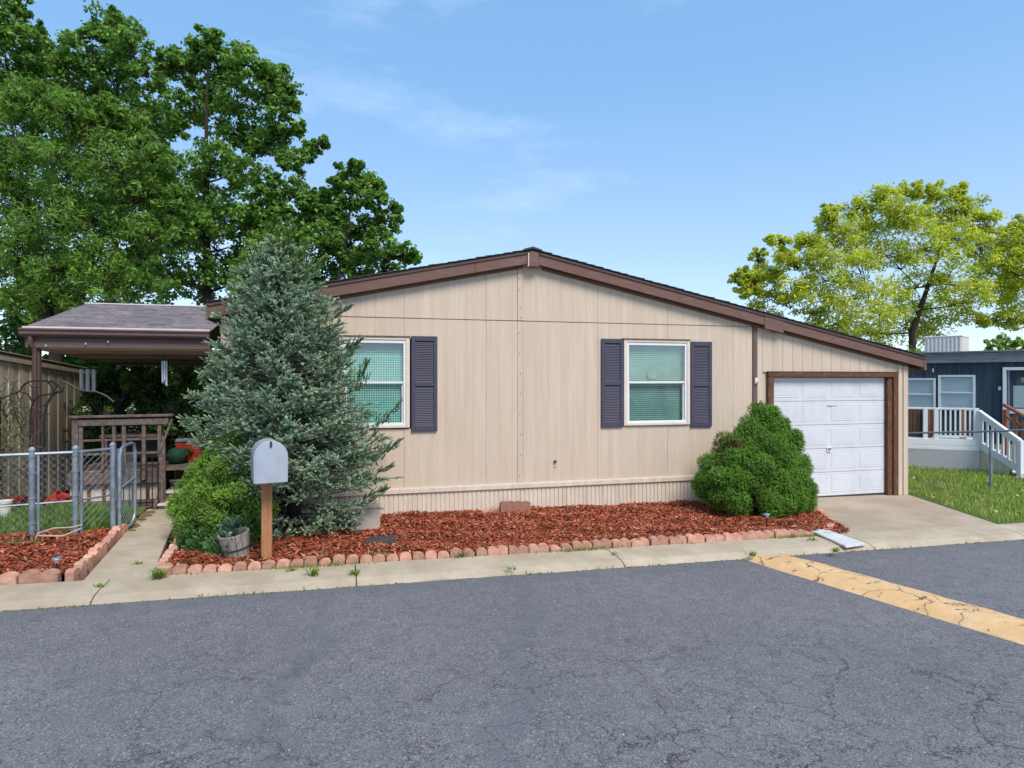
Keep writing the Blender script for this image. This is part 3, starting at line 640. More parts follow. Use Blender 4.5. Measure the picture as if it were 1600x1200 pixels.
# thin drip strip on top of the fascia
for a, b in ((FL, RX-.06), (RX+.06, FR)):
    MB().prism([(a, ztop(a)-.028), (b, ztop(b)-.028), (b, ztop(b)-.002), (a, ztop(a)-.002)], -.147, -.139).build('drip_edge', 'gutter', house)
MB().prism([(RX-.055, 3.765), (RX+.095, 3.765), (RX+.095, ztop(RX+.095)-.005), (RX, ztop(RX)-.002), (RX-.055, ztop(RX-.055)-.005)], -.155, -.085).build('ridge_end_block', 'fascia', house, bevel=.004)
MB().prism([(RX-.075, 3.765), (RX-.06, 3.765), (RX-.06, 3.97), (RX-.075, 3.965)], -.16, -.10).build('ridge_clip', 'drip', house)
# end caps, soffit and rafter tail at the garage eave, left eave
MB().box(FR-.058, FR, -.137, 8.2, ztop(FR)-.215, ztop(FR)-.004).build('eave_fascia', 'fascia', house, bevel=.004)
MB().box(FL-.002, FL+.03, -.137, DEP, ztop(FL)-.20, ztop(FL)-.004).build('eave_fascia', 'fascia', house, bevel=.004)
sf = MB()
for a, b, D in ((FL+.031, RX, DEP), (RX, FR-.06, 8.2)): sf.prism([(a, ztop(a)-.055), (b, ztop(b)-.055), (b, ztop(b)-.03), (a, ztop(a)-.03)], -.088, D)
sf.build('soffit', 'brown_dark', house)
MB().box(7.47, 7.66, .05, .09, ztop(7.6)-.30, ztop(7.6)-.10).build('rafter_tail', 'fascia', house, bevel=.004)
MB().box(7.47, 7.69, -.02, .03, ztop(7.6)-.28, ztop(7.6)-.20).build('rafter_tail', 'rough_wood', house, bevel=.004)
# frieze under the fascia
for a, b in ((XL, RX-.12), (RX+.2, XR)):
    MB().prism([(a, zb(a)-.02), (b, zb(b)-.02), (b, zb(b)+.03), (a, zb(a)+.03)], -.035, -.003).build('frieze_board', 'fascia' if True else '', house, bevel=.003)
# garage trim
zg = G(5.5)+.03
MB().box(4.50, 4.615, -.03, .10, zg-.02, 2.10).build('door_jamb', 'rough_wood', house, bevel=.006)
MB().box(4.50, 7.24, -.035, .10, 2.103, 2.187).build('door_header', 'header_wood', house, bevel=.006)
MB().box(7.03, 7.13, .0, .10, zg-.04, 2.10).build('door_jamb', 'rough_wood', house, bevel=.006)
MB().box(7.133, 7.24, -.03, .10, zg-.04, 2.10).build('door_jamb', 'rough_wood', house, bevel=.006)
MB().box(4.49, 7.25, -.037, -.002, 2.189, 2.20).build('door_header_cap', 'char', house)
gd = thing('garage_door', None, None, (5.8, .08, 0)); gd.parent = house; gd.location = Vector((5.8, .08, 0))-Vector(house.location)
gx0, gx1 = 4.618, 7.028; nsec = 5; zbt, ztp = zg+.018, 2.10; sh = (ztp-zbt)/nsec
for s in range(nsec):
    z0 = zbt+s*sh
    MB().box(gx0, gx1, .075, .12, z0+.003, z0+sh-.003).build('door_section', 'door_white', gd, bevel=.004)
    pw = (gx1-gx0)/4
    for i in range(4):
        xa, xb = gx0+i*pw+.055, gx0+(i+1)*pw-.055; za, zb2 = z0+.07, z0+sh-.07
        mb = MB()
        def ring(e, y): return [(xa+e, y, za+e), (xb-e, y, za+e), (xb-e, y, zb2-e), (xa+e, y, zb2-e)]
        # frame groove, then raised field
        R = [ring(0, .0745), ring(.004, .070), ring(.014, .070), ring(.020, .0735), ring(.040, .0705)]
        vs = [p for r in R for p in r]; fs = []
        for r in range(4):
            for j in range(4): fs.append((r*4+j, r*4+(j+1) % 4, (r+1)*4+(j+1) % 4, (r+1)*4+j))
        fs.append((16, 17, 18, 19)); mb.add(vs, fs); mb.build('raised_panel', 'door_white', gd)
MB().box(gx0, gx1, .078, .115, zg-.01, zbt).build('bottom_seal', 'char', gd)
hz = ony(1295, 703, .07)
hd = MB(); hd.box(hz.x-.045, hz.x+.04, .055, .072, hz.z-.035, hz.z+.05); hd.build('lock_plate', 'white_paint', gd, bevel=.003)
hd = MB(); hd.lathe((hz.x-.012, .052, hz.z+.02), [(.014, -.012), (.014, .012)], 10); hd.box(hz.x+.008, hz.x+.034, .045, .056, hz.z+.012, hz.z+.026); hd.box(hz.x-.012, hz.x+.002, .045, .056, hz.z-.02, hz.z-.012); hd.build('lock_handle', 'black_metal', gd)
lz = ony(1296, 634, .07); MB().box(lz.x-.05, lz.x+.16, .066, .076, lz.z-.008, lz.z+.004).build('pull_handle', 'galv', gd)

def window(px0, px1, py0, py1, midpy, style):
    a, b = ony(px0, py1), ony(px1, py0); x0, x1, z0, z1 = a.x, b.x, min(a.z, 1.5), b.z
    z0 = ony((px0+px1)/2, py1).z; z1 = ony((px0+px1)/2, py0).z
    w = thing('window', None, None, (0, 0, 0)); w.parent = house; w.location = Vector(((x0+x1)/2, 0, z0))-Vector(house.location); ORG[w.name] = Vector(((x0+x1)/2, 0, z0))
    t = .055
    MB().box(x0, x0+t, -.03, .03, z0, z1).build('casing', 'casing', w, bevel=.004)
    MB().box(x1-t, x1, -.03, .03, z0, z1).build('casing', 'casing', w, bevel=.004)
    MB().box(x0+t, x1-t, -.03, .03, z1-.045, z1).build('casing', 'casing', w, bevel=.004)
    MB().box(x0+t, x1-t, -.035, .03, z0, z0+.035).build('sill', 'casing', w, bevel=.004)
    MB().box(x0-.01, x1+.01, -.045, .0, z1, z1+.014).build('drip_cap', 'fascia', w)
    u0, u1, v0, v1 = x0+t+.001, x1-t-.001, z0+.036, z1-.046; f = .035; zm = ony((px0+px1)/2, midpy).z
    fr = MB(); fr.box(u0, u0+f, -.018, .05, v0, v1); fr.box(u1-f, u1, -.018, .05, v0, v1); fr.box(u0+f, u1-f, -.018, .05, v1-f*1.3, v1); fr.box(u0+f, u1-f, -.018, .05, v0, v0+f)
    fr.build('frame', 'pane_frame', w, bevel=.003)
    MB().box(u0+f, u1-f, -.006, .045, zm-.014, zm+.016).build('meeting_rail', 'pane_frame', w, bevel=.003)
    MB().box(u0+f+.0, u0+f+.018, .012, .045, v0+f, zm-.015).build('sash_stile', 'pane_frame', w); MB().box(u1-f-.022, u1-f, .012, .045, v0+f, zm-.015).build('sash_stile', 'pane_frame', w)
    MB().box(u0+f, u1-f, .004, .008, zm+.017, v1-f*1.3).build('pane', 'glass', w)
    MB().box(u0+f+.019, u1-f-.023, .022, .026, v0+f, zm-.015).build('pane', 'glass', w)
    sl = MB(); z = v0+f
    while z < v1-.05:
        sl.obox(((u0+u1)/2, .085, z), (u1-u0-2*f, .003, .034), Matrix.Rotation(-.45+rnd.uniform(-.03, .03), 3, 'X')); z += .0335
    sl.build('blind_slats', 'blind', w, kind='stuff')
    if style == 'lace':
        lc = MB(); z = v0+f
        while z < v1-.22: lc.box(u0+f, u1-f, .058, .060, z, z+.012); z += .034
        x = u0+f
        while x < u1-f: lc.box(x, x+.010, .0605, .062, v0+f, v1-.20); x += .034
        lc.build('lace_curtain', 'lace', w, kind='stuff')
    else:
        cx_ = ony(1022, 580).x; cz_ = ony(1022, 585).z
        MB().lathe((cx_, .052, cz_), [(.055, -.07), (.085, -.05), (.088, .03), (.075, .035)], 16, 1, .12).build('window_sticker', 'blind', w)
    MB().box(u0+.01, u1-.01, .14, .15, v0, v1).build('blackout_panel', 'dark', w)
    return w
window(530, 640, 526, 669, 598, 'lace')
window(974, 1077, 531, 664, 597.5, 'blind')
def shutter(px0, px1, py0, py1):
    a, b = ony(px0, (py0+py1)/2).x, ony(px1, (py0+py1)/2).x; pm = (px0+px1)/2; z1, z0 = ony(pm, py0).z, ony(pm, py1).z; zm = z0+(z1-z0)*.495
    s = thing('shutter', None, None, (0, 0, 0)); s.parent = house; s.location = Vector(((a+b)/2, 0, z0))-Vector(house.location); ORG[s.name] = Vector(((a+b)/2, 0, z0))
    f = .055; m = MB(); m.box(a, a+f, -.036, -.002, z0, z1); m.box(b-f, b, -.036, -.002, z0, z1); m.box(a+f, b-f, -.036, -.002, z1-f*1.3, z1); m.box(a+f, b-f, -.036, -.002, z0, z0+f*1.5); m.box(a+f, b-f, -.036, -.002, zm-.03, zm+.03)
    m.build('shutter_frame', 'shutter', s, bevel=.004)
    sl = MB()
    for u, v in ((z0+f*1.5, zm-.03), (zm+.03, z1-f*1.3)):
        z = u+.012
        while z < v-.005: sl.obox(((a+b)/2, -.018, z), (b-a-2*f, .005, .026), Matrix.Rotation(-.6, 3, 'X')); z += .0255
    sl.build('louvres', 'shutter', s, kind='stuff')
    MB().box(a+f, b-f, -.006, -.003, z0+f, z1-f).build('shutter_back', 'shutter', s)
shutter(642.5, 683, 525.5, 673.5); shutter(939, 973, 529.5, 667); shutter(1078, 1111, 534, 666.5); shutter(488, 527, 526, 671)
# small wall fittings
p = ony(867, 721); m_ = MB(); m_.tube([(p.x, .02, p.z), (p.x, -.03, p.z)], .02, 10); m_.build('vent_pipe', 'char', house)
MB().tube([(p.x, .0, p.z-.085), (p.x, -.014, p.z-.085)], .009, 8).build('bolt_head', 'char', house)
p = ony(1180, 595); m_ = MB(); m_.box(p.x-.02, p.x+.03, -.03, -.02, p.z-.05, p.z+.05); m_.tube([(p.x+.005, -.03, p.z-.03), (p.x+.005, -.08, p.z-.02), (p.x+.005, -.08, p.z+.02)], .014, 8); m_.build('wall_bracket', 'white_paint', house, bevel=.003)
p = ony(1196, 514, -.05); m_ = MB(); m_.tube([(p.x, -.06, p.z+.05), (p.x+.004, -.07, p.z), (p.x+.02, -.07, p.z-.035)], .007, 6); m_.build('eave_hook', 'white_paint', house)
p = ony(560, 470); 

# ================================================================== PORCH
FY = 1.2; BY = 5.6; RYv = 3.5
porch = thing('porch_canopy', 'shingled porch canopy with brown gutter and posts beside the blue spruce', 'canopy', (-5.6, 1.2, 0))
PX0, PX1 = -6.83, -4.42; ze, zr = 2.80, 3.385
psl = (zr-ze)/(RYv-FY)
m_ = MB(); m_.hexa([(PX0, FY, ze-.03), (PX1, FY, ze-.03), (PX1, RYv, zr-.03), (PX0, RYv, zr-.03), (PX0, FY, ze), (PX1, FY, ze), (PX1, RYv, zr), (PX0, RYv, zr)])
m_.hexa([(PX0, RYv, zr-.03), (PX1, RYv, zr-.03), (PX1, BY, ze-.03), (PX0, BY, ze-.03), (PX0, RYv, zr), (PX1, RYv, zr), (PX1, BY, ze), (PX0, BY, ze)])
m_.build('roof_deck', 'gutter', porch)
i = 0; y = FY-.03
protos = {}
while y < RYv-.02:
    x = PX0-.02-(.15 if i % 2 else 0)
    while x < PX1:
        wv = rnd.choice((.24, .30, .34)); a, b = max(x, PX0-.02), min(x+wv-.004, PX1+.02)
        if b-a > .03:
            z0 = ze+(y-FY)*psl; y2 = min(y+.17, RYv+.01); z2 = ze+(y2-FY)*psl
            m_ = MB(); h = .011+rnd.uniform(0, .004); m_.hexa([(a, y, z0+.006), (b, y, z0+.006), (b, y2, z2-.0), (a, y2, z2-.0), (a, y, z0+.006+h), (b, y, z0+.006+h), (b, y2, z2+.004), (a, y2, z2+.004)]); m_.build('shingle', 'shingle', porch)
        x += wv
    y += .142; i += 1
m_ = MB(); m_.hexa([(PX0-.02, RYv, zr), (PX1+.02, RYv, zr), (PX1+.02, BY, ze), (PX0-.02, BY, ze), (PX0-.02, RYv, zr+.015), (PX1+.02, RYv, zr+.015), (PX1+.02, BY, ze+.015), (PX0-.02, BY, ze+.015)]); m_.build('rear_shingles', 'shingle', porch)
MB().beam((PX0-.03, RYv, zr+.022), (PX1, RYv, zr+.022), .09, .02).build('ridge_flashing', 'drip', porch)
MB().box(PX0-.03, PX1, FY-.05, FY-.02, ze-.01, ze+.016).build('drip_edge', 'drip', porch)
# gutter: open K profile
gp = [(-.035, 0), (-.125, .0), (-.135, -.02), (-.12, -.05), (-.125, -.085), (-.10, -.12), (-.035, -.12)]
g2 = MB(); vs = [(x, FY+a, ze-.012+b) for x in (PX0-.04, PX1) for a, b in gp]; k = len(gp); g2.add(vs, [(j, (j+1) % k, k+(j+1) % k, k+j) for j in range(k)]+[tuple(range(k-1, -1, -1)), tuple(range(k, 2*k))]); g2.build('gutter', 'gutter', porch)
MB().box(PX0, PX1, FY-.03, FY+.02, 2.515, ze-.135).build('front_beam', 'post_brown', porch, bevel=.004)
MB().box(PX0+.0, PX0+.04, FY+.021, BY, 2.50, 2.66).build('side_beam', 'post_brown', porch, bevel=.004)
m_ = MB(); m_.hexa([(PX0+.05, FY+.03, 2.50), (PX1, FY+.03, 2.50), (PX1, BY-.2, 2.33), (PX0+.05, BY-.2, 2.33), (PX0+.05, FY+.03, 2.53), (PX1, FY+.03, 2.53), (PX1, BY-.2, 2.36), (PX0+.05, BY-.2, 2.36)]); m_.build('ceiling', 'ceiling', porch)
for y in (2.2, 3.3, 4.4): MB().box(PX0+.06, PX1-.01, y, y+.012, 2.49-(y-1.2)*.0405-.003, 2.5-(y-1.2)*.0405).build('ceiling_joint', 'brown_dark', porch)
pxl = ony(57, 650, FY+.05).x
MB().box(pxl-.045, pxl+.045, FY+.02, FY+.11, .1, 2.51).build('post', 'post_brown', porch, bevel=.006)
for px, yy in ((187, 5.2), (258, 3.6)):
    q = ony(px, 620, yy).x; MB().box(q-.05, q+.05, yy-.05, yy+.05, .1, 2.4).build('post', 'post_brown', porch, bevel=.006)
q = ony(48, 600, FY-.06).x
m_ = MB(); m_.tube([(q, FY-.07, 2.67), (q, FY-.075, 2.56), (q+.03, FY-.03, 2.50), (q+.035, FY-.02, 2.40), (q+.03, FY-.02, .15)], .034, 8); m_.build('downspout', 'gutter', porch, smooth=True)
for px, py in ((73, 541), (135, 538), (170, 535)):
    q = ony(px, py, FY-.035); MB().tube([q, q+Vector((0, -.03, 0)), q+Vector((0, -.035, .02))], .009, 6).build('light_hook', 'white_paint', porch)

# deck, steps and rails
deck = thing('porch_deck', 'weathered grey-brown porch deck with railing and steps under the canopy', 'deck', (-5.3, 2, 0))
DX0, DX1, DY0, DY1, DZ = -6.38, -4.15, 1.42, 4.6, .70
y = DY0
while y < DY1: MB().box(DX0, DX1, y, y+.13, DZ-.03, DZ).build('deck_board', 'grey_wood', deck, bevel=.003); y += .14
MB().box(DX0, -5.16, DY0-.035, DY0-.003, DZ-.20, DZ-.032).build('rim_board', 'grey_wood', deck, bevel=.003)
MB().box(DX0, -5.16, DY0-.03, DY0-.005, .12, .24).build('rim_board', 'grey_wood', deck, bevel=.003)
MB().box(DX0, -5.16, DY0+.05, DY0+.07, .24, DZ-.21).build('under_panel', 'casing', deck)
for i in range(6):
    a = DX0+.02+i*(DX1-1.05-DX0)/6+.03; MB().box(a, a+.035, DY0-.02, DY0+.01, .24, DZ-.205).build('skirt_slat', 'brown_dark', deck)
for px, w_, z0, z1 in ((118, .085, .08, 1.50), (127, .05, .7, 1.44), (161, .03, .72, 1.44), (178.5, .045, .72, 1.44), (194, .05, .72, 1.44), (225, .05, .55, 1.44), (249.5, .05, .08, 1.47), (256, .045, .08, 1.2)):
    q = ony(px, 680, DY0-.06).x; MB().box(q-w_/2, q+w_/2, DY0-.085, DY0-.04, z0, z1).build('baluster' if z0 > .3 else 'rail_post', 'grey_wood', deck, bevel=.003)
a, b = ony(110, 655, DY0-.06), ony(271, 650, DY0-.06)
MB().beam((a.x, DY0-.065, 1.51), (b.x, DY0-.065, 1.52), .12, .035).build('hand_rail', 'grey_wood', deck, bevel=.004)
MB().beam((a.x+.1, DY0-.09, 1.42), (b.x-.06, DY0-.09, 1.43), .02, .09).build('top_rail', 'grey_wood', deck, bevel=.003)
MB().beam((a.x+.15, DY0-.03, 1.155), (b.x-.2, DY0-.03, 1.165), .05, .03).build('middle_rail', 'grey_wood', deck, bevel=.003)
MB().beam((a.x+.05, DY0-.03, .95), (b.x-.2, DY0-.03, .955), .05, .03).build('lower_rail', 'grey_wood', deck, bevel=.003)
c0, c1 = ony(269, 655, DY0-.08), ony(249, 708, DY0-.08); MB().beam(c0, c1, .03, .05, (0, 1, 0)).build('diagonal_brace', 'grey_wood', deck, bevel=.003)
c1 = ony(253, 784, DY0-.1); MB().beam((-5.13, DY0-.02, 1.2), (-5.10, DY0-.12, .08), .03, .06, (0, 1, 0)).build('step_post', 'grey_wood', deck)
for i in range(4):
    z = .06+.142*(i+1); y = 1.22+.26*i; xl = -5.15+.02*i
    MB().box(xl, -4.12, y-.025, y+.27, z-.03, z).build('tread', 'drip', deck, bevel=.004)
    MB().box(xl+.01, -4.13, y+.0, y+.02, z-.142, z-.031).build('riser', 'post_brown', deck)
MB().hexa([(-5.2, 1.2, .06), (-5.16, 1.2, .06), (-5.16, 2.3, .06), (-5.2, 2.3, .06), (-5.2, 1.2, .2), (-5.16, 1.2, .2), (-5.16, 2.3, .78), (-5.2, 2.3, .78)]).build('stringer', 'post_brown', deck)
# low black iron fence in front of the deck
ir = thing('iron_fence_panel', 'low black iron fence panel in front of the deck skirt', 'fence', (-5.7, 1.28, .1))
for i in range(9):
    q = ony(175+i*9, 740, 1.28).x; MB().tube([(q, 1.28, .1), (q, 1.28, .92)], .008, 6).build('picket', 'iron', ir)
for z in (.22, .50, .78): MB().beam((ony(172, 740, 1.28).x, 1.28, z), (ony(250, 740, 1.28).x, 1.28, z), .012, .02).build('iron_rail', 'iron', ir)
# wind chimes
def chime(px, py0, py1, yv, n, r, label, ztopv, flat=False, rx=.03):
    a = ony(px, py0, yv); b = ony(px, py1, yv); t = thing('wind_chime', label, 'wind chime', (a.x, yv, b.z), None)
    for i in range(n):
        an = 2*math.pi*i/n; dx = (i-(n-1)/2)*rx*2 if flat else math.cos(an)*rx; dy = 0 if flat else math.sin(an)*rx; L = (a.z-b.z)*(1 if flat else (1-.22*i/max(1, n-1)))
        MB().tube([(a.x+dx, yv+dy, a.z), (a.x+dx, yv+dy, a.z-L)], r, 8).build('chime_tube', 'white_paint' if flat else 'chime', t)
    m2 = MB(); m2.tube([(a.x, yv, ztopv), (a.x, yv, a.z+.03)], .003, 4); m2.lathe((a.x, yv, a.z+.01), [(rx+.02, 0), (rx+.02, .015)], 12) if not flat else m2.box(a.x-n*rx, a.x+n*rx, yv-.015, yv+.015, a.z, a.z+.015)
    m2.build('chime_cord', 'iron', t)
chime(257, 564, 603, 1.5, 5, .012, 'silver wind chime hanging from the front of the porch ceiling', 2.49)
chime(277, 580, 600, 3.0, 3, .010, 'smaller silver wind chime hanging deeper under the porch', 2.42)
chime(137, 577, 611, 2.6, 3, .030, 'broad white tube chime hanging at the end of the tan shed', 2.44, True, .045)

# foliage helpers -----------------------------------------------------------
def leafcloud(centers, radii, per, size, c0, c1, up=.5, sharp=False, shape='leaf', flat=1.0):
    """leaves around clump centres"""
    n = len(centers)*per; ci = np.repeat(np.arange(len(centers)), per)
    d = randdir(n); rr = rng.uniform(.25, 1, n)**.6*np.where(rng.random(n) < .28, rng.uniform(1, 1.8, n), 1); off = d*rr[:, None]*radii[ci][:, None]; off[:, 2] *= flat
    T = centers[ci]+off; nor = nrm(d*.6+np.array([0, 0, up])+rng.normal(0, .55, (n, 3)))
    if shape == 'leaf': PV = np.array([(0, -1, 0), (.62, -.1, .14), (0, 0, 0), (-.62, -.1, .14), (0, 1, -.08), (.35, .55, .08), (-.35, .55, .08)]); PV = PV[:5]; PF = np.array([(0, 1, 2), (0, 2, 3), (1, 4, 2), (2, 4, 3)])
    elif shape == 'long': PV = np.array([(0, -1, 0), (.30, 0, .12), (0, 1, -.15), (-.30, 0, .12)]); PF = np.array([(0, 1, 2), (0, 2, 3)])
    else: PV = np.array([(-.5, -1, 0), (.5, -1, 0), (.4, 1, .1), (-.4, 1, .1)]); PF = np.array([(0, 1, 2), (0, 2, 3)])
    S = size*rng.uniform(.65, 1.25, n); V, F = tile(PV, PF, frames(nor), S, T)
    t = np.clip(rng.normal(.45, .25, n), 0, 1)[:, None]; tc = rng.normal(1, .13, len(centers))[ci][:, None]
    col = (np.array([c0])*(1-t)+np.array([c1])*t)*tc
    return V, F, np.repeat(col, len(PV), 0)
def merge(parts):
    V = []; F = []; C = []; b = 0
    for v, f, c in parts: V.append(v); F.append(f+b); C.append(c); b += len(v)
    return np.concatenate(V), np.concatenate(F), np.concatenate(C)
def curve(a, b, sag=.15, n=6, jit=.04):
    a, b = Vector(a), Vector(b); L = (b-a).length; mid = (a+b)/2+Vector((rnd.uniform(-1, 1)*L*jit*2, rnd.uniform(-1, 1)*L*jit*2, -sag*L)); return [a*(1-t)**2+mid*2*t*(1-t)+b*t*t for t in [i/n for i in range(n+1)]]
def tree(label, base, tdepth, lobes, leaf=.085, per=26, cl=14, c0=(.06, .15, .022), c1=(.29, .50, .085), trunk_r=.2, cat='tree', name='tree', group=None, shape='leaf', up=.5, bark='bark_dark', clump=.29, zdepth=.9, flat=.8, back=True, fork=None, wig=5, twr=.012):
    """lobes: (px,py,rpx[,density]) at depth tdepth from the camera"""
    t = thing(name, label, cat, base, group); base = Vector(base)
    Ls = []
    for L in lobes:
        px, py, r = L[:3]; dn = L[3] if len(L) > 3 else 1; R = r*tdepth/1000
        Ls.append((at(px, py, tdepth+rnd.uniform(-1, 1)*R*zdepth), R, dn))
        if back and r > 35: Ls.append((at(px+rnd.uniform(-15, 15), py+rnd.uniform(-6, 12), tdepth+R*1.5), R*.85, dn*.7))
    top = max(Ls, key=lambda q: q[0].z)[0]; cen = sum((q[0] for q in Ls), Vector())/len(Ls)
    fk = Vector(fork) if fork else Vector((base.x*.5+cen.x*.5, base.y*.5+cen.y*.5, base.z+(cen.z-base.z)*.45))
    tp = [base, base.lerp(fk, .5)+Vector((.08, 0, 0)), fk, fk.lerp(top, .5)+Vector((rnd.uniform(-.2, .2), 0, 0)), top-Vector((0, 0, .3))]
    tm = MB(); tm.tube(tp, [trunk_r*1.25, trunk_r, trunk_r*.75, trunk_r*.35, .02], 9); tm.build('trunk', bark, t, smooth=True)
    brn = MB(); cs = []; rs = []
    nodes = [(tp[i].lerp(tp[i+1], f), trunk_r*(.55-.12*i)) for i in range(1, 4) for f in (0, .33, .66)]
    for cpos, R, dn in sorted(Ls, key=lambda q: (q[0]-fk).length):
        def cost(nd):
            v = cpos-nd[0]; return v.length*(1+.9*max(0, -v.z/(v.length+.01)))+.25*(nd[0]-fk).length
        st, r0 = min(nodes, key=cost)
        br_ = max(min(r0*.78, trunk_r*.45), .012)
        pts = curve(st, cpos, .05, 5, .07); brn.tube(pts, [br_*(1-.45*i/5) for i in range(6)], 6, False)
        nodes += [(pts[3], br_*.8), (cpos, br_*.6)]
        m = max(3, int(cl*dn))
        for j in range(m):
            d = randdir(1)[0]; rr = R*rnd.uniform(.40, 1.12); q = cpos+Vector(d)*rr; q.z = cpos.z+(q.z-cpos.z)*flat
            cs.append(tuple(q)); rs.append(R*clump*rnd.uniform(.65, 1.25))
            brn.tube(curve(pts[rnd.choice((3, 4, 5))], q, .04, 3, .08), [br_*.25+twr*.6, twr*.9, twr*.6, .004], 4, False)
    brn.build('branches', bark, t, kind='stuff')
    V, F, C = leafcloud(np.array(cs), np.array(rs), per, leaf, c0, c1, up, shape=shape, flat=.8)
    npmesh('crown', V, F, C, 'leaf', t)
    return t

# ================================================================== TREES LEFT / BEHIND
def gp_(px, t): r = ray(px, 700); p = CAM+r*t; return (p.x, p.y, G(p.x)-.1)
tree('tallest dark green tree rising above the porch with its top at the picture edge', gp_(190, 21), 21,
     [(180, 50, 38), (150, 85, 42), (205, 80, 38), (110, 85, 34), (80, 75, 22), (232, 118, 34), (175, 130, 48), (120, 130, 42), (240, 165, 40), (190, 185, 45), (60, 105, 30), (262, 200, 30), (130, 190, 45), (225, 230, 42), (90, 250, 60), (160, 300, 70), (240, 290, 50), (60, 350, 70), (170, 390, 80), (255, 380, 55), (180, 28, 18), (145, 48, 20), (196, 300, 60), (120, 470, 70), (220, 460, 70), (40, 470, 60)], cl=17, trunk_r=.16, per=52, leaf=.078)
tree('dark tree cut by the left picture edge beyond the tan shed', gp_(-60, 19), 19,
     [(5, 25, 42), (-30, 70, 60), (35, 60, 30), (10, 105, 45), (45, 110, 24), (-60, 20, 60), (30, 15, 22), (-50, 150, 70), (-100, 100, 80), (-30, 240, 90), (-20, 380, 90), (55, 45, 14)], cl=18, trunk_r=.25, leaf=.072, per=48)
tree('dark green tree with round crown between the tallest tree and the small right tree', gp_(318, 18), 18,
     [(325, 62, 28), (310, 95, 34), (350, 92, 36), (385, 100, 38), (415, 120, 36), (440, 145, 28), (290, 115, 28), (330, 140, 44), (385, 155, 46), (430, 185, 34), (300, 170, 36), (452, 165, 16), (365, 200, 42), (410, 225, 38), (455, 250, 26), (485, 238, 18), (500, 222, 12), (330, 250, 42), (285, 290, 46), (375, 270, 38), (330, 320, 48), (425, 290, 26), (285, 350, 50), (345, 390, 56), (400, 350, 36), (465, 300, 28, .8), (490, 325, 30, .8), (440, 330, 34), (400, 330, 40), (425, 370, 40), (360, 350, 44), (300, 350, 44), (270, 340, 40), (300, 440, 56), (380, 430, 44), (262, 90, 22), (458, 200, 18), (255, 420, 50)], cl=17, trunk_r=.12, per=54, leaf=.066, fork=tuple(at(322, 330, 18)))
tree('smaller dark tree with pointed leafy lobes behind the left roof slope', gp_(490, 16.5), 16.5,
     [(505, 305, 24, .8), (520, 290, 18, .7), (480, 345, 30), (540, 275, 22), (565, 290, 26), (545, 310, 30), (590, 315, 26), (605, 345, 24), (520, 335, 34), (570, 350, 34), (500, 375, 36), (545, 385, 38), (595, 385, 34), (628, 398, 22), (645, 404, 12), (480, 320, 22), (455, 370, 34), (505, 420, 44), (560, 420, 40), (605, 420, 30), (450, 420, 44), (420, 370, 30), (556, 258, 12), (592, 290, 12), (618, 325, 10), (470, 460, 40), (400, 440, 40), (440, 330, 20)], cl=18, trunk_r=.12, per=52, leaf=.062)
tree('lighter green long-leaved tree in front of the tall trees above the porch roof', gp_(60, 12.5), 12.5,
     [(20, 160, 42), (65, 165, 44), (110, 180, 44), (150, 195, 40), (190, 185, 34), (215, 215, 34), (250, 250, 36), (40, 220, 60), (110, 250, 62), (180, 260, 55), (235, 300, 48), (275, 320, 32), (20, 300, 62), (90, 330, 66), (165, 340, 60), (225, 370, 44), (20, 390, 60), (90, 410, 62), (160, 420, 56), (215, 440, 40), (30, 460, 50), (85, 470, 44), (-50, 250, 80), (-50, 400, 80), (170, 160, 18), (285, 300, 14)], cl=22, leaf=.062, per=58, c0=(.06, .15, .02), c1=(.30, .50, .08), shape='long', up=.2, trunk_r=.16, zdepth=.7)
# pale twig visible in front of the crown
tree('yellow green leafy shrub showing behind the top of the blue spruce', gp_(400, 11.5), 11.5,
     [(395, 400, 24), (430, 390, 24), (375, 430, 22), (455, 400, 22), (410, 440, 30), (380, 470, 30), (450, 440, 26)], cl=13, leaf=.05, per=26, c0=(.10, .22, .03), c1=(.45, .60, .10), trunk_r=.06, cat='shrub', name='tall_shrub', shape='long')
bk = [('dense dark shrub seen under the porch canopy behind the tan shed end', 150, 12, [(150, 600, 30), (170, 640, 40), (120, 650, 50), (150, 700, 50), (190, 600, 34)]),
      ('leafy green shrub seen between the rear porch posts', 225, 11.5, [(215, 600, 28), (240, 620, 34), (215, 650, 40), (250, 680, 50), (190, 690, 40), (235, 590, 22)]),
      ('bright green bush under the canopy next to the blue spruce', 290, 11.2, [(295, 590, 26), (285, 620, 30), (320, 610, 34), (300, 660, 44), (330, 690, 40), (345, 580, 30)]),
      ('dark shrub at the far left beyond the shed roof', 20, 16, [(110, 590, 40), (95, 570, 30), (130, 580, 35), (160, 575, 35), (130, 600, 45), (170, 590, 45), (210, 590, 45), (250, 590, 45), (290, 585, 45), (330, 585, 45), (150, 650, 45), (200, 640, 45), (250, 650, 45), (300, 650, 45), (340, 640, 45), (-10, 540, 60), (50, 520, 50), (110, 520, 45), (160, 540, 45), (210, 540, 45), (10, 600, 60), (260, 520, 45), (310, 520, 45)])]
for i, (lb, px, t_, lo) in enumerate(bk):
    tree(lb, gp_(px, t_), t_, lo, cl=16, leaf=.055 if i < 3 else .08, per=34, c0=(.03, .09, .015), c1=(.22, .40, .06) if i in (1, 2) else (.10, .22, .035), trunk_r=.05, cat='shrub', name='shrub', back=True)

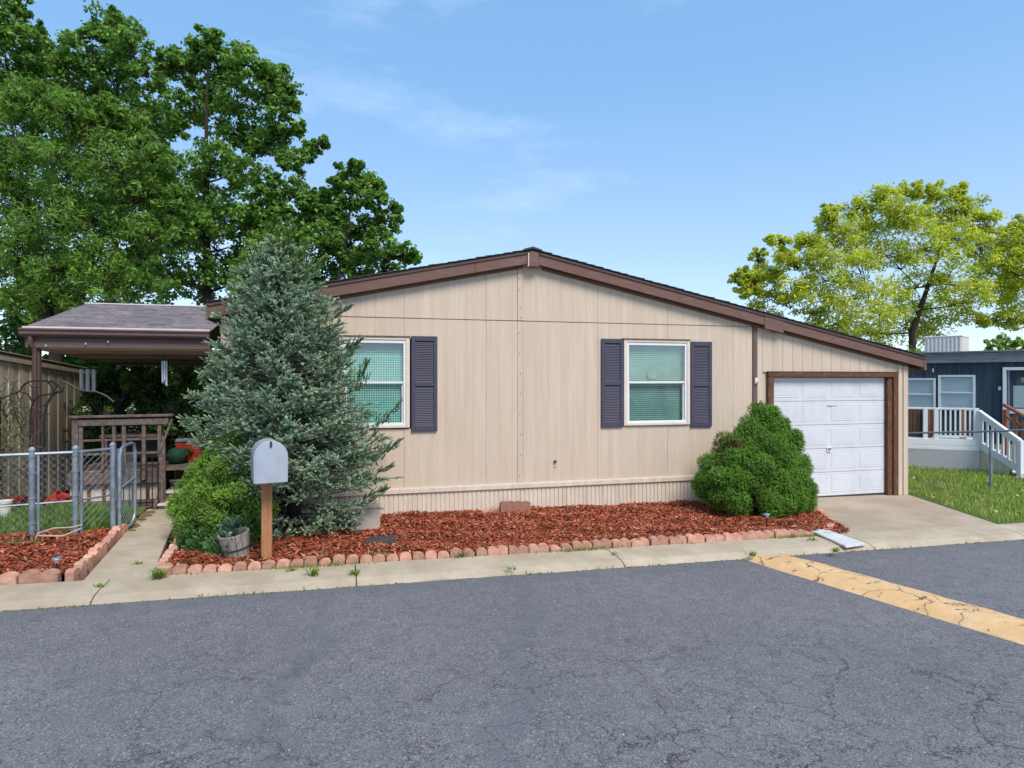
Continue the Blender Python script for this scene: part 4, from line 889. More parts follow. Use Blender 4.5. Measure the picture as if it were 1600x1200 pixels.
# ================================================================== TREES RIGHT
TR = 24
tree('spreading yellow green honey locust tree behind the garage roof', gp_(1425, TR), TR,
     [(1180, 440, 22, .8), (1165, 425, 14, .6), (1210, 425, 26), (1215, 375, 16, .7), (1235, 400, 26), (1265, 380, 26), (1200, 470, 30), (1245, 450, 34), (1290, 345, 22, .8), (1300, 390, 34), (1295, 330, 13, .6), (1335, 325, 26), (1330, 365, 32), (1380, 310, 24), (1375, 350, 36), (1425, 300, 18, .8), (1420, 335, 34), (1460, 300, 20, .8), (1465, 335, 34), (1500, 300, 16, .7), (1505, 330, 28), (1290, 440, 40), (1340, 415, 42), (1390, 400, 44), (1440, 390, 44), (1490, 375, 40), (1535, 345, 22, .8), (1535, 380, 34), (1575, 360, 16, .7), (1270, 490, 34), (1320, 480, 44), (1370, 470, 46), (1425, 450, 46), (1480, 440, 42), (1530, 425, 36, .9), (1575, 400, 26, .8), (1600, 380, 20, .7), (1600, 430, 32), (1350, 520, 40), (1410, 510, 44), (1465, 495, 42), (1520, 470, 36, .9), (1570, 460, 34), (1620, 470, 40), (1300, 520, 30), (1580, 500, 22, .6), (1545, 500, 22, .6), (1650, 420, 50), (1590, 378, 34), (1602, 348, 18), (1622, 390, 40), (1150, 432, 10, .5), (1185, 400, 12, .5), (1160, 450, 16, .6)],
     cl=22, leaf=.05, per=72, c0=(.40, .48, .03), c1=(.78, .82, .12), shape='quad', trunk_r=.15, up=.7, clump=.36, flat=.85, back=False, fork=tuple(at(1425, 520, TR)), zdepth=1.2, twr=.014, bark='bark_dark')
tree('small bright green bush peeking over the blue home roof on the right', gp_(1570, 30), 30, [(1550, 540, 12), (1570, 535, 14), (1590, 540, 14), (1610, 540, 14)], cl=16, leaf=.07, per=30, c0=(.15, .28, .03), c1=(.40, .56, .08), trunk_r=.1, name='shrub', cat='shrub')
tree('low green shrub mass behind the garage eave left of the blue home', gp_(1380, 20), 20, [(1330, 545, 26), (1370, 555, 28), (1410, 560, 26), (1290, 530, 22), (1440, 555, 14)], cl=15, leaf=.06, per=30, c0=(.16, .26, .03), c1=(.38, .52, .07), trunk_r=.1, name='shrub', cat='shrub')

# ================================================================== CONIFERS
def twig_proto(nn=44, L=1.0, nl=.17, wd=.03, seed=1, fwd=.75):
    r = np.random.default_rng(seed); V = []; F = []; tt = []
    for i in range(nn):
        h = (i+.5)/nn*L; a = i*2.4; d = np.array([math.cos(a), math.sin(a), fwd+.9*max(0, h/L-.8)*4]); d /= np.linalg.norm(d)
        l_ = nl*(1 if h < .85*L else .8)*r.uniform(.85, 1.15); s = np.cross(d, [0, 0, 1]); s /= np.linalg.norm(s); b = np.array([0, 0, h*.93])
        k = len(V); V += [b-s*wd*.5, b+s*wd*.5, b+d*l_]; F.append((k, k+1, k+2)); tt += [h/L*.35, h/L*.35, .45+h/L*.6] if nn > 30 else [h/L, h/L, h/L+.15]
    return np.array(V), np.array(F), np.clip(np.array(tt), 0, 1)
def twigs(T, D, S, c0, c1, proto, cvar=.14):
    PV, PF, tt = proto; V, F = tile(PV, PF, frames(D), S, T); n = len(T)
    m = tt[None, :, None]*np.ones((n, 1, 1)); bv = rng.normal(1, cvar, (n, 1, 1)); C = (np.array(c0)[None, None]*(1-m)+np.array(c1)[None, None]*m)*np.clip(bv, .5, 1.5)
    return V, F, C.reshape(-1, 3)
PROTO = twig_proto(54, 1, .19, .095, 1, .9)
PROTO_S = twig_proto(18, 1, .34, .10, 3, .9)
# blue spruce ---------------------------------------------------------------
sp_base = Vector((-3.05, -.72, G(-3.05)+.03)); SPT = depth(sp_base)
spr = thing('blue_spruce', 'large blue-green spruce in front of the left end of the house', 'tree', sp_base)
prof = [(362, 437, 443), (385, 426, 452), (405, 412, 470), (430, 385, 490), (450, 360, 500), (480, 345, 520), (505, 338, 532), (540, 340, 545), (570, 335, 555), (600, 312, 566), (640, 306, 585), (670, 306, 600), (690, 320, 612), (715, 360, 608), (745, 395, 600), (790, 405, 585), (815, 410, 570)]
def ipf(py, k): return np.interp(py, [p[0] for p in prof], [p[k] for p in prof])
def axis(py): return np.interp(py, [360, 450, 560, 650, 830], [438, 432, 445, 452, 450])
bt = MB(); bt.tube([sp_base-Vector((0, 0, .1)), at(450, 700, SPT), at(445, 550, SPT), at(436, 420, SPT), at(438, 372, SPT)], [.09, .075, .055, .025, .008], 8); bt.build('trunk', 'bark_dark', spr, smooth=True)
TT, DD, SS = [], [], []; brm = MB(); dead = MB()
scale = SPT/1000
nlev = 54
for li in range(nlev):
    py = 380+(822-380)*(li/(nlev-1))**.9; cx = axis(py); nb = 7+int(li*.11)
    for b in range(nb):
        az = 2*math.pi*(b/nb)+li*1.17+rnd.uniform(-.3, .3); ca, sa = math.cos(az), math.sin(az)   # ca: image right, sa: towards back
        Lx = (ipf(py, 2)-cx) if ca > 0 else (cx-ipf(py, 1)); mean = ((ipf(py, 2)-ipf(py, 1))/2)
        R = (abs(ca)*Lx+(1-abs(ca))*mean)*scale*rnd.uniform(.72, 1.0)
        if sa > 0: R = min(R, .95/max(sa, .3))
        R *= .80+.24*((li*.37+b*.13) % 1)
        if rnd.random() < .10: continue
        if py > 742 and ca > -.2 and (rnd.random() < .62):
            if rnd.random() < .6:
                p0 = at(cx, py, SPT); dirv = Vector((c_, -s_, 0))*ca+Vector((s_, c_, 0))*sa; dead.tube(curve(p0, p0+dirv*R*.75+Vector((0, 0, rnd.uniform(-.25, .05))), .05, 4), [.012, .009, .006, .004, .002], 4, False)
            continue
        rise = np.interp(py, [380, 500, 700, 820], [.55, .30, .10, -.02])
        p0 = at(cx, py+18*(1 if py > 450 else .6), SPT); dirv = (Vector((c_, -s_, 0))*ca+Vector((s_, c_, 0))*sa)
        tip = p0+dirv*R+Vector((0, 0, rise*R*rnd.uniform(.7, 1.2)))
        pts = curve(p0, tip, .10 if py > 500 else -.02, 7, .02); brm.tube(pts, [.012*(1-i/8)+.003 for i in range(8)], 4, False)
        nt_ = int(5+R*13)
        for k in range(nt_):
            f = rnd.uniform(.22, 1)**.75 if k else 1.0; i0 = min(6, int(f*7)); q = pts[i0].lerp(pts[i0+1], f*7-i0); bd = (pts[i0+1]-pts[i0]).normalized()
            side = bd.cross(Vector((0, 0, 1))).normalized()*rnd.choice((-1, 1)); ss = rnd.uniform(.3, 1.2)
            dv = (bd*.8+side*ss+Vector((0, 0, rnd.uniform(-.25, .55)))).normalized() if k else bd
            # side branchlet with several fingers
            bl = rnd.uniform(.05, .17)*(1.1-.5*f)*(1+R*.5); e = q+dv*bl
            m = 2+int(bl/.06)
            for j in range(m):
                g = (j+1)/m; r0 = q.lerp(e, g); fv = (dv*.9+Vector((rnd.gauss(0, .45), rnd.gauss(0, .45), rnd.gauss(.12, .35)))).normalized()
                TT.append(tuple(r0)); DD.append(tuple(fv)); SS.append(rnd.uniform(.07, .12))
TT, DD, SS = np.array(TT), np.array(DD), np.array(SS)
# thick sweeping limb toward the window
brm.build('branches', 'bark', spr, kind='stuff'); dead.build('dead_branches', 'bark', spr, kind='stuff')
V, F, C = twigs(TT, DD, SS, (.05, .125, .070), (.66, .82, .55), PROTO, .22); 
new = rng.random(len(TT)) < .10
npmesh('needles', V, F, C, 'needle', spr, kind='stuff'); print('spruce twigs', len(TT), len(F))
# upright right-hand branch sprays
TT, DD, SS = [], [], []
for (ax, ay, bx, by, w_) in ((560, 700, 625, 630, .16), (560, 735, 622, 690, .16), (560, 610, 572, 570, .12), (530, 560, 560, 535, .12), (480, 520, 545, 480, .14), (560, 790, 600, 765, .12), (540, 760, 615, 728, .13), (432, 410, 436, 352, .09), (452, 420, 482, 378, .10), (415, 425, 398, 388, .10), (440, 400, 455, 362, .07), (395, 440, 368, 425, .1), (480, 430, 505, 408, .1), (345, 560, 318, 590, .12)):
    a, b = at(ax, ay, SPT-.15), at(bx, by, SPT-.15); d0 = (b-a).normalized()
    for k in range(46):
        f = rnd.random(); q = a.lerp(b, f); o_ = Vector((rnd.gauss(0, 1), rnd.gauss(0, 1), rnd.gauss(0, 1)))*w_*.35*(1.15-f)
        TT.append(tuple(q+o_)); DD.append(tuple((d0+o_*3+Vector((rnd.gauss(0, .3), rnd.gauss(0, .3), .2))).normalized())); SS.append(rnd.uniform(.08, .13))
V, F, C = twigs(np.array(TT), np.array(DD), np.array(SS), (.05, .12, .065), (.42, .56, .34), PROTO, .2)
ntop = np.array(TT)[:, 2] > 3.3
C = C.reshape(len(TT), -1, 3); C[ntop] *= np.array((1.1, 1.05, .45)); C = C.reshape(-1, 3)
npmesh('new_shoots', V, F, C, 'needle', spr, kind='stuff')

def bushy(name, label, cat, base, lumps, c0, c1, S=(.05, .09), dens=1.0, proto=PROTO_S, core='bush_core', ups=.35, hole=None, cd=.64, brown=None, group=None):
    """lumps: (px,py,rpx,depth) -> dense twiggy mounds"""
    t = thing(name, label, cat, base, group); T_, D_, S_, K_ = [], [], [], []; co = MB()
    for px, py, r, dt in lumps:
        c = np.array(at(px, py, dt)); R = r*dt/1000; n = int(dens*420*(R/.2)**2)+20; lb = 1+rng.normal(0, .16)
        d = randdir(n); d = d[(d[:, 1]*c_+d[:, 0]*s_) < .75]; n = len(d)
        rr = R*rng.uniform(.74, .96, n)*(1+.10*np.sin(d[:, 0]*9+px)*np.cos(d[:, 2]*8+py)+rng.normal(0, .05, n)+np.where(rng.random(n) < .05, .14, 0)); pos = c+d*rr[:, None]
        T_.append(pos); D_.append(nrm(d+np.array([0, 0, ups])+rng.normal(0, .28, (n, 3)))); S_.append(rng.uniform(*S, n))
        K_.append(np.full(n, lb)*(1+.25*d[:, 2]*0))
        co.lathe(tuple(c-np.array([0, 0, R*cd])), [(R*cd*math.sin(math.pi*i/6)+.001, R*cd*(1-math.cos(math.pi*i/6))) for i in range(7)], 10)
    T_, D_, S_, K_ = map(np.concatenate, (T_, D_, S_, K_))
    V, F, C = twigs(T_, D_, S_, c0, c1, proto, .16); C = C*np.repeat(K_, len(proto[0]))[:, None]
    if brown is not None:
        bc = np.array(at(*brown[0])); dd = np.linalg.norm(T_-bc, axis=1) < brown[1]; mk = np.repeat(dd & (rng.random(len(dd)) < .6), len(proto[0])); C[mk] = np.array((.20, .13, .045))*rng.uniform(.6, 1.2, (mk.sum(), 1))
    npmesh('needles', V, F, C, 'needle', t, kind='stuff'); co.build('inner_branches', core, t); print(name, len(T_), len(F))
    return t
# dwarf conifer by the garage
bb = ony(1180, 800, -.75); BT = depth(Vector((3.75, -.75, 0)))
hull = [(1195, 652, 16, 0), (1175, 668, 20, -.05), (1212, 668, 20, -.05), (1232, 690, 20, .05), (1195, 695, 30, -.22), (1160, 692, 22, -.1), (1222, 715, 26, -.18), (1245, 725, 20, .0), (1132, 690, 14, 0), (1128, 706, 15, -.05), (1150, 715, 24, -.25), (1185, 728, 32, -.38), (1222, 750, 28, -.32), (1250, 760, 20, -.1), (1118, 728, 18, -.1), (1108, 750, 20, -.15), (1135, 745, 26, -.35), (1165, 752, 24, -.45), (1105, 765, 16, -.1), (1125, 772, 22, -.3), (1148, 780, 22, -.48), (1158, 790, 17, -.5), (1205, 782, 24, -.45), (1235, 782, 24, -.35), (1256, 785, 18, -.15), (1212, 796, 16, -.5), (1255, 770, 18, -.15), (1200, 760, 20, -.35), (1238, 740, 24, -.2), (1175, 710, 24, -.3), (1205, 690, 22, -.1), (1180, 640, 9, .0), (1190, 640, 10, -.02), (1245, 800, 10, -.3), (1095, 762, 10, 0)]
lumps = [(a, b, r, BT+d) for a, b, r, d in hull]+[(a+rnd.uniform(-14, 14), b+rnd.uniform(-8, 8), rnd.uniform(8, 13), BT+d-r*.0095*rnd.uniform(.8, 1.1)) for a, b, r, d in hull for _ in range(6) if r > 15]+[(1185, 740, 44, BT+.15), (1200, 780, 36, BT+.15), (1140, 770, 30, BT+.1)]
lumps = [l for l in lumps if not (1158 < l[0] < 1190 and 762 < l[1] < 800 and l[3] < BT and l[2] < 20)]
bushy('dwarf_conifer', 'rounded deep green conifer bush beside the garage door', 'bush', (3.75, -.75, G(3.75)+.03), lumps, (.03, .085, .015), (.19, .37, .045), S=(.026, .060), dens=2.4, brown=((1140, 704, BT-.15), .30))
# lime green shrub left of the mailbox
ST = depth(Vector((-3.95, -1.0, 0)))
sh = [(333, 713, 16, .1), (350, 705, 22, .15), (313, 738, 20, .05), (335, 738, 30, -.1), (365, 730, 30, .1), (297, 768, 22, 0), (320, 775, 32, -.2), (355, 772, 32, -.15), (285, 795, 22, -.02), (312, 808, 28, -.22), (345, 812, 28, -.2), (380, 790, 28, .05), (295, 825, 22, -.1), (330, 838, 22, -.2), (275, 794, 11, 0), (390, 760, 30, .2), (405, 800, 28, .0), (385, 735, 24, .1), (398, 835, 20, .0), (352, 695, 14, .1), (370, 835, 20, .0)]
bushy('dwarf_conifer', 'lime green dwarf conifer left of the mailbox beside the walkway', 'bush', (-3.95, -.85, G(-3.95)+.03), [(a, b, r, ST+d) for a, b, r, d in sh]+[(a+rnd.uniform(-9, 16), b+rnd.uniform(-14, 10), rnd.uniform(6, 12), ST+d-r*.0075) for a, b, r, d in sh for _ in range(3)], (.04, .11, .015), (.30, .48, .07), S=(.030, .052), dens=2.0)
JT = depth(Vector((-3.85, -1.45, 0)))
ju = [(300, 850, 16, 0), (325, 855, 20, -.1), (350, 858, 20, -.15), (285, 862, 12, .0), (310, 868, 14, -.12), (340, 872, 14, -.2), (368, 850, 18, 0), (370, 832, 14, .0), (385, 825, 12, .05)]
bushy('juniper', 'low feathery green juniper spreading at the foot of the lime shrub', 'bush', (-3.85, -1.45, G(-3.85)+.03), [(a, b, r, JT+d) for a, b, r, d in ju], (.04, .11, .03), (.20, .38, .12), S=(.07, .13), dens=.7, proto=PROTO, ups=.15)

# ================================================================== MAILBOX
mbp = ong(417, 877, .05); mbt = depth(mbp)
mail = thing('mailbox', 'grey metal mailbox with a rounded top on a cedar post in the mulch', 'mailbox', mbp)
W2 = .046*1; 
MB().box(mbp.x-.053, mbp.x+.053, mbp.y-.045, mbp.y+.045, mbp.z-.1, mbp.z+1.0).build('post', 'cedar', mail, bevel=.006)
pc = at(420, 750, mbt-.05); zb0 = pc.z; hw = .160; hs = .265; R_ = .16; fy = mbp.y-.27; by = mbp.y+.25; mxc = mbp.x+.015
def arch(hw, hs, n=12): return [(-hw, 0), (hw, 0), (hw, hs)]+[(hw*math.cos(math.pi*i/n), hs+hw*math.sin(math.pi*i/n)) for i in range(1, n)]+[(-hw, hs)]
rot = Matrix.Rotation(.19, 4, 'Z')
def mpart(name, prof, y0, y1, m, bev=0, smooth=False):
    b_ = MB(); b_.prism([(x, z) for x, z in prof], y0, y1); b_.v = [tuple(rot @ Vector(q)+Vector((mxc, mbp.y, zb0))) for q in b_.v]; return b_.build(name, m, mail, bevel=bev, smooth=smooth)
mpart('box', arch(hw, hs), -.24, .19, 'mail', smooth=True)
mpart('door', arch(hw+.008, hs+.002), -.275, -.243, 'mail', .004, smooth=True)
mpart('door_panel', arch(hw-.012, hs+.002), -.279, -.276, 'mail', .002, smooth=True)
mpart('latch', [(-.012, hs+hw-.055), (.012, hs+hw-.055), (.010, hs+hw+.006), (-.010, hs+hw+.006)], -.292, -.281, 'char', .002)
mpart('base_plate', [(-hw+.02, -.025), (hw-.02, -.025), (hw-.02, -.002), (-hw+.02, -.002)], -.22, .22, 'weathered')
# small cedar leaf sprig on the post
# ================================================================== PLANTER (tilted half barrel)
pp = ong(372, 872, .05)
pl = thing('barrel_planter', 'weathered half-barrel planter tilted in the bed left of the mailbox post', 'planter', pp)
tl = Matrix.Rotation(math.radians(-9), 4, 'Y') @ Matrix.Rotation(math.radians(5), 4, 'X')
for i in range(14):
    a0 = 2*math.pi*i/14+.02; a1 = 2*math.pi*(i+1)/14-.02; P = []
    for z, r in ((0, .115), (.29, .165)):
        P += [(r*math.cos(a0), r*math.sin(a0), z), (r*math.cos(a1), r*math.sin(a1), z), ((r-.022)*math.cos(a1), (r-.022)*math.sin(a1), z), ((r-.022)*math.cos(a0), (r-.022)*math.sin(a0), z)]
    b_ = MB(); b_.hexa([P[0], P[1], P[2], P[3], P[4], P[5], P[6], P[7]]); b_.v = [tuple(tl @ Vector(q)+pp) for q in b_.v]; b_.build('stave', 'weathered', pl, bevel=.003)
b_ = MB(); b_.tube([(.142*math.cos(a), .142*math.sin(a), .13) for a in [2*math.pi*k/20 for k in range(21)]], .010, 5, False); b_.v = [tuple(tl @ Vector(q)+pp) for q in b_.v]; b_.build('hoop', 'char', pl)
b_ = MB(); b_.lathe((0, 0, .22), [(.14, 0), (.13, .03)], 14); b_.v = [tuple(tl @ Vector(q)+pp) for q in b_.v]; b_.build('soil', 'soil', pl)
# little evergreen growing from the planter
n = 60; Tn = np.array(tl @ Vector((0, 0, .25))+pp)[None]+rng.normal(0, .06, (n, 3)); Dn = nrm(rng.normal(0, .7, (n, 3))+np.array([-.2, 0, .8]))
V, F, C = twigs(Tn, Dn, rng.uniform(.10, .17, n), (.04, .09, .06), (.17, .28, .2), PROTO)
o = npmesh('evergreen_sprig', V, F, C, 'needle', None, tuple(pp+Vector((0, 0, .25)))); tag(o, 'small blue green evergreen sprig growing out of the tilted barrel planter', 'plant')
b_ = MB()
for i in range(4):
    q = tl @ Vector((-.05, -.06, .27))+pp+Vector((rnd.gauss(0, .03), rnd.gauss(0, .03), rnd.gauss(.03, .04))); b_.obox(q, (.03, .008, .05), Matrix.Rotation(rnd.uniform(-1, 1), 3, 'Y'))
tag(b_.build('dry_leaf_bunch', 'tan_trim', origin=tuple(pp+Vector((-.05, -.05, .3)))), 'pale dried leaves tucked in the barrel planter', 'leaves')

# ================================================================== SMALL BED ITEMS
p = ong(571, 832, .05); 
ub = thing('utility_box', 'plain beige block box at the right foot of the blue spruce', 'box', (p.x, p.y, G(p.x)))
MB().box(p.x-.185, p.x+.185, p.y, p.y+.28, G(p.x), p.z+.30).build('box_body', 'box_beige', ub, bevel=.01)
MB().box(p.x-.195, p.x+.195, p.y-.01, p.y+.29, p.z+.302, p.z+.325).build('lid', 'box_beige', ub, bevel=.006)
p = ong(592, 852, .05)
b_ = MB(); b_.hexa([tuple(p+Vector(q)) for q in ((-.17, -.10, 0), (.19, -.03, 0), (.20, .1, .02), (-.14, .1, .02), (-.18, -.06, .05), (.19, -.01, .085), (.20, .12, .09), (-.15, .13, .07))])
tag(b_.build('flagstone', 'char', origin=p, bevel=.01), 'dark flat stone half buried in the mulch in front of the beige box', 'stone')
def solar(px, py, label, h=.17):
    p = ong(px, py, .05); t = thing('garden_light', label, 'garden light', p, 'small solar garden lights')
    MB().tube([p-Vector((0, 0, .05)), p+Vector((0, 0, h*.75))], .009, 8).build('stake', 'black_metal', t)
    MB().lathe(p+Vector((0, 0, h*.7)), [(.018, 0), (.03, .03), (.03, .035)], 12).build('lens', 'white_pot', t)
    MB().lathe(p+Vector((0, 0, h*.7+.037)), [(.045, 0), (.040, .012), (.012, .02)], 12).build('cap', 'galv', t)
solar(1198, 826, 'small dark solar garden light in front of the deep green bush', .22)
solar(89, 897, 'small dark solar garden light in the left mulch bed', .16)
# weeds
def weed(px, py, label, n=30, h=.14, dz=.03, spread=.05, c0=(.08, .17, .02), c1=(.26, .38, .06)):
    p = ong(px, py, dz); V = []; F = []; C = []
    for i in range(n):
        a = rnd.uniform(0, 6.28); l = rnd.uniform(.4, 1)*h; wd = rnd.uniform(.003, .007); b = p+Vector((rnd.gauss(0, spread*.5), rnd.gauss(0, spread*.4), 0)); d = Vector((math.cos(a), math.sin(a), 0)); s = Vector((-d.y, d.x, 0))
        k = len(V); V += [b-s*wd, b+s*wd, b+d*l*.4+Vector((0, 0, l*.6))+s*wd, b+d*l*.4+Vector((0, 0, l*.6))-s*wd, b+d*l*.9+Vector((0, 0, l*.65))]; F += [(k, k+1, k+2), (k, k+2, k+3), (k+3, k+2, k+4)]
        t = rnd.random(); C += [tuple(np.array(c0)*(1-t)+np.array(c1)*t)]*5
    o = npmesh('weed', np.array([tuple(v) for v in V]), np.array(F), np.array(C), 'grass', None, tuple(p)); tag(o, label, 'weed')
for a in ((250, 905, 'leafy weed at the corner of the walkway and the main bed edging', 60, .17), (490, 900, 'green weed tuft below the edging left of the first curb joint'), (555, 898, 'weeds filling the curb joint in the middle of the bed', 40, .08), (600, 872, 'yellowish weed tuft in the mulch behind the front edging', 40, .10), (215, 882, 'small weed tuft inside the left bed near its corner', 20, .07),
          (800, 890, 'tiny weed in front of the bricks near the bed middle', 14, .07), (1175, 868, 'grass growing along the curb where the yellow bump starts', 50, .07), (1306, 862, 'grass under the pale board at the driveway corner', 40, .07), (158, 918, 'small weed in the curb joint beside the walkway', 14, .06), (455, 893, 'low weeds between the edging and the curb below the mailbox', 24, .07), (1270, 845, 'sparse grass on the curb left of the pale board', 30, .06), (720, 872, 'yellow green tuft in the mulch near the house middle', 30, .1), (140, 870, 'small dark green sprout in the left bed', 20, .09), (1545, 760, 'clump of grass around the chain link fence post', 40, .14), (960, 868, 'thin weeds in the third curb joint', 20, .06), (820, 850, 'low yellowish weeds by the mulch bed middle', 24, .08)):
    weed(*a)

# ================================================================== CHAIN LINK FENCE
fence = thing('chain_link_fence', 'galvanised chain link fence in front of the left yard', 'fence', (-6, -.2, .1))
pts = [ong(50, 845, .03), ong(118, 838, .03), ong(176, 826, .03)]
ext = pts[0]+(pts[0]-pts[1])*3.0
H_ = 1.06
P4 = [ext]+pts
for i, p in enumerate(P4):
    MB().tube([p-Vector((0, 0, .1)), p+Vector((0, 0, H_+.02))], .034 if i else .028, 10).build('fence_post', 'galv', fence, smooth=True)
    MB().lathe(p+Vector((0, 0, H_+.02)), [(.040, 0), (.038, .02), (.02, .045), (.002, .05)], 10).build('post_cap', 'galv', fence)
    if i:
        MB().tube([p+Vector((.058, .02, -.1)), p+Vector((.058, .02, H_-.02))], .017, 8).build('tension_bar', 'galv', fence)
        for z in (.2, .5, .8, 1.0): MB().tube([p+Vector((0, 0, z)), p+Vector((0, 0, z+.02))], .041, 10).build('tension_band', 'galv', fence)
for a, b in zip(P4[:-1], P4[1:]):
    for z, r in ((H_-.02, .02), (.44, .012)): MB().tube([a+Vector((0, 0, z)), b+Vector((0, 0, z+.0))], r, 8).build('fence_rail', 'galv', fence, smooth=True)
def mesh_panel(a, b, z0, z1, cell, r, parent, name='wire_mesh'):
    L = Vector((b.x-a.x, b.y-a.y, 0)); n = int(L.length/cell); d = L/n; u = L.normalized(); Hh = z1-z0; m = MB(); nr = int(Hh/cell)
    for i in range(-nr, n+nr):
        for sg in (1, -1):
            pts_ = []
            for k in range(nr+1):
                pos = i+sg*k+(0 if sg > 0 else nr*0)
                if 0 <= pos <= n: pts_.append(Vector((a.x, a.y, 0))+d*pos+Vector((0, 0, a.z+z0+k*cell)))
            if len(pts_) > 1: m.tube(pts_, r, 3, False)
    return m.build(name, 'galv', parent, kind='stuff')
for a, b in zip(P4[:-1], P4[1:]): mesh_panel(a, b, .08, H_-.04, .085, .0016, fence)
# open gate
ga = ong(187, 836, .03); gb = Vector((ga.x+.06, ga.y+.75, ga.z)); gb = ong(213, 828, .03); gb = ga+Vector((.0, .0, 0))+(Vector((gb.x+.02, gb.y+.55, gb.z))-ga)
gb = ony(211, 700, ga.y+.42); gb.z = ga.z
gate = thing('fence_gate', 'narrow chain link gate with rounded corners standing open by the walkway', 'gate', ga)
gf = MB(); zt = 1.10
rr_ = [ga+Vector((0, 0, .10)), ga+Vector((0, 0, zt-.12)), ga.lerp(gb, .08)+Vector((0, 0, zt-.03)), ga.lerp(gb, .25)+Vector((0, 0, zt)), ga.lerp(gb, .75)+Vector((0, 0, zt+.02)), ga.lerp(gb, .92)+Vector((0, 0, zt-.0)), gb+Vector((0, 0, zt-.1)), gb+Vector((0, 0, .2)), ga.lerp(gb, .9)+Vector((0, 0, .12)), ga.lerp(gb, .7)+Vector((0, 0, .06)), ga.lerp(gb, .1)+Vector((0, 0, .05)), ga+Vector((0, 0, .10))]
gf.tube(rr_, .021, 8, False); gf.build('gate_frame', 'galv', gate, smooth=True)
MB().tube([ga+Vector((0, 0, .58)), gb+Vector((0, 0, .66))], .014, 8).build('gate_bar', 'galv', gate)
mesh_panel(ga, gb, .1, 1.05, .06, .0018, gate)
p = ga+Vector((-.09, .06, 0)); MB().tube([p-Vector((0, 0, .05)), p+Vector((0, 0, 1.12))], .034, 10).build('hinge_post', 'galv', gate, smooth=True)
# yard clutter behind the fence
def pot(px, py, r, h, m, label, tilt=0, name='flower_pot', dz=.06, cat='pot', grp=None):
    p = ong(px, py, dz); b_ = MB(); b_.lathe((0, 0, 0), [(r*.7, 0), (r*.95, h*.85), (r*1.05, h*.86), (r*1.08, h), (r*.95, h), (r*.9, h*.8), (.01, h*.78)], 16)
    R = Matrix.Rotation(tilt, 4, 'Y'); b_.v = [tuple(R @ Vector(q)+p+Vector((0, 0, abs(math.sin(tilt))*r*.7))) for q in b_.v]; o = b_.build(name, m, origin=p, smooth=True); tag(o, label, cat, grp)
pot(25, 800, .12, .22, 'red_pot', 'red plant pot standing leftmost behind the fence')
pot(45, 797, .10, .20, 'red_pot', 'red plant pot just left of the second fence post', .5)
pot(76, 796, .13, .17, 'red_pot', 'wide red pot tipped over right of the leaning fence post', 1.2)
pot(98, 795, .10, .20, 'red_pot', 'red pot nearest the right fence post behind the mesh', .2)
pot(7, 812, .09, .26, 'white_pot', 'grey white cylinder pot at the left picture edge')
p = ong(85, 845, .05)
hp = thing('hose_stand', 'low curved metal hoop lying on the ground between the fence posts', 'hoop', p)
MB().tube([p+Vector((-.20, -.02, .0)), p+Vector((-.17, 0, .10)), p+Vector((-.05, .1, .13)), p+Vector((.15, .1, .13)), p+Vector((.25, .12, .15))], .008, 5).build('hoop', 'tan_trim', hp)
MB().tube([p+Vector((-.15, -.04, .08)), p+Vector((.1, -.04, .06)), p+Vector((.26, .05, .12))], .009, 5).build('hoop', 'tan_trim', hp)
MB().tube([p+Vector((.05, -.05, .06)), p+Vector((.05, -.06, -.03))], .011, 5).build('leg', 'brick', hp)

# iron arch trellis with bare vine
tv = 1.0
tr_ = thing('iron_trellis', 'dark wrought iron trellis with curled leaf hoops beside the porch post', 'trellis', (ony(60, 700, tv).x, tv, .1))
def wire(pxs, r=.012, v=tv): return MB().tube([ony(a, b, v) for a, b in pxs], r, 6).build('iron_rod', 'iron', tr_, smooth=True)
wire([(69, 790), (69, 720), (68, 660), (72, 635), (84, 612), (98, 611)], .016)
wire([(49, 790), (47, 700), (48, 640), (52, 627), (62, 618), (84, 615), (97, 612), (99, 608), (88, 599), (72, 595), (50, 595), (38, 600), (30, 612), (44, 616), (50, 627)], .012)
wire([(74, 597), (82, 604), (82, 614), (76, 626), (70, 634)]); wire([(84, 599), (88, 605), (82, 614)]); wire([(88, 602), (96, 611), (83, 618)], .009)
wire([(78, 594), (95, 595), (108, 600), (118, 606), (131, 611), (150, 612), (165, 618), (178, 628)], .014); wire([(30, 612), (18, 616), (5, 622), (-5, 632)], .012); wire([(32, 606), (44, 598), (50, 606), (60, 604)], .008)
wire([(62, 650), (72, 648), (78, 646), (80, 648)], .008); wire([(62, 634), (72, 634)], .012)
for y0 in (655, 675, 700, 720): wire([(64, y0), (74, y0+1)], .010)
wire([(0, 620), (0, 700), (3, 790)], .014); wire([(45, 637), (30, 637), (20, 640)], .007)
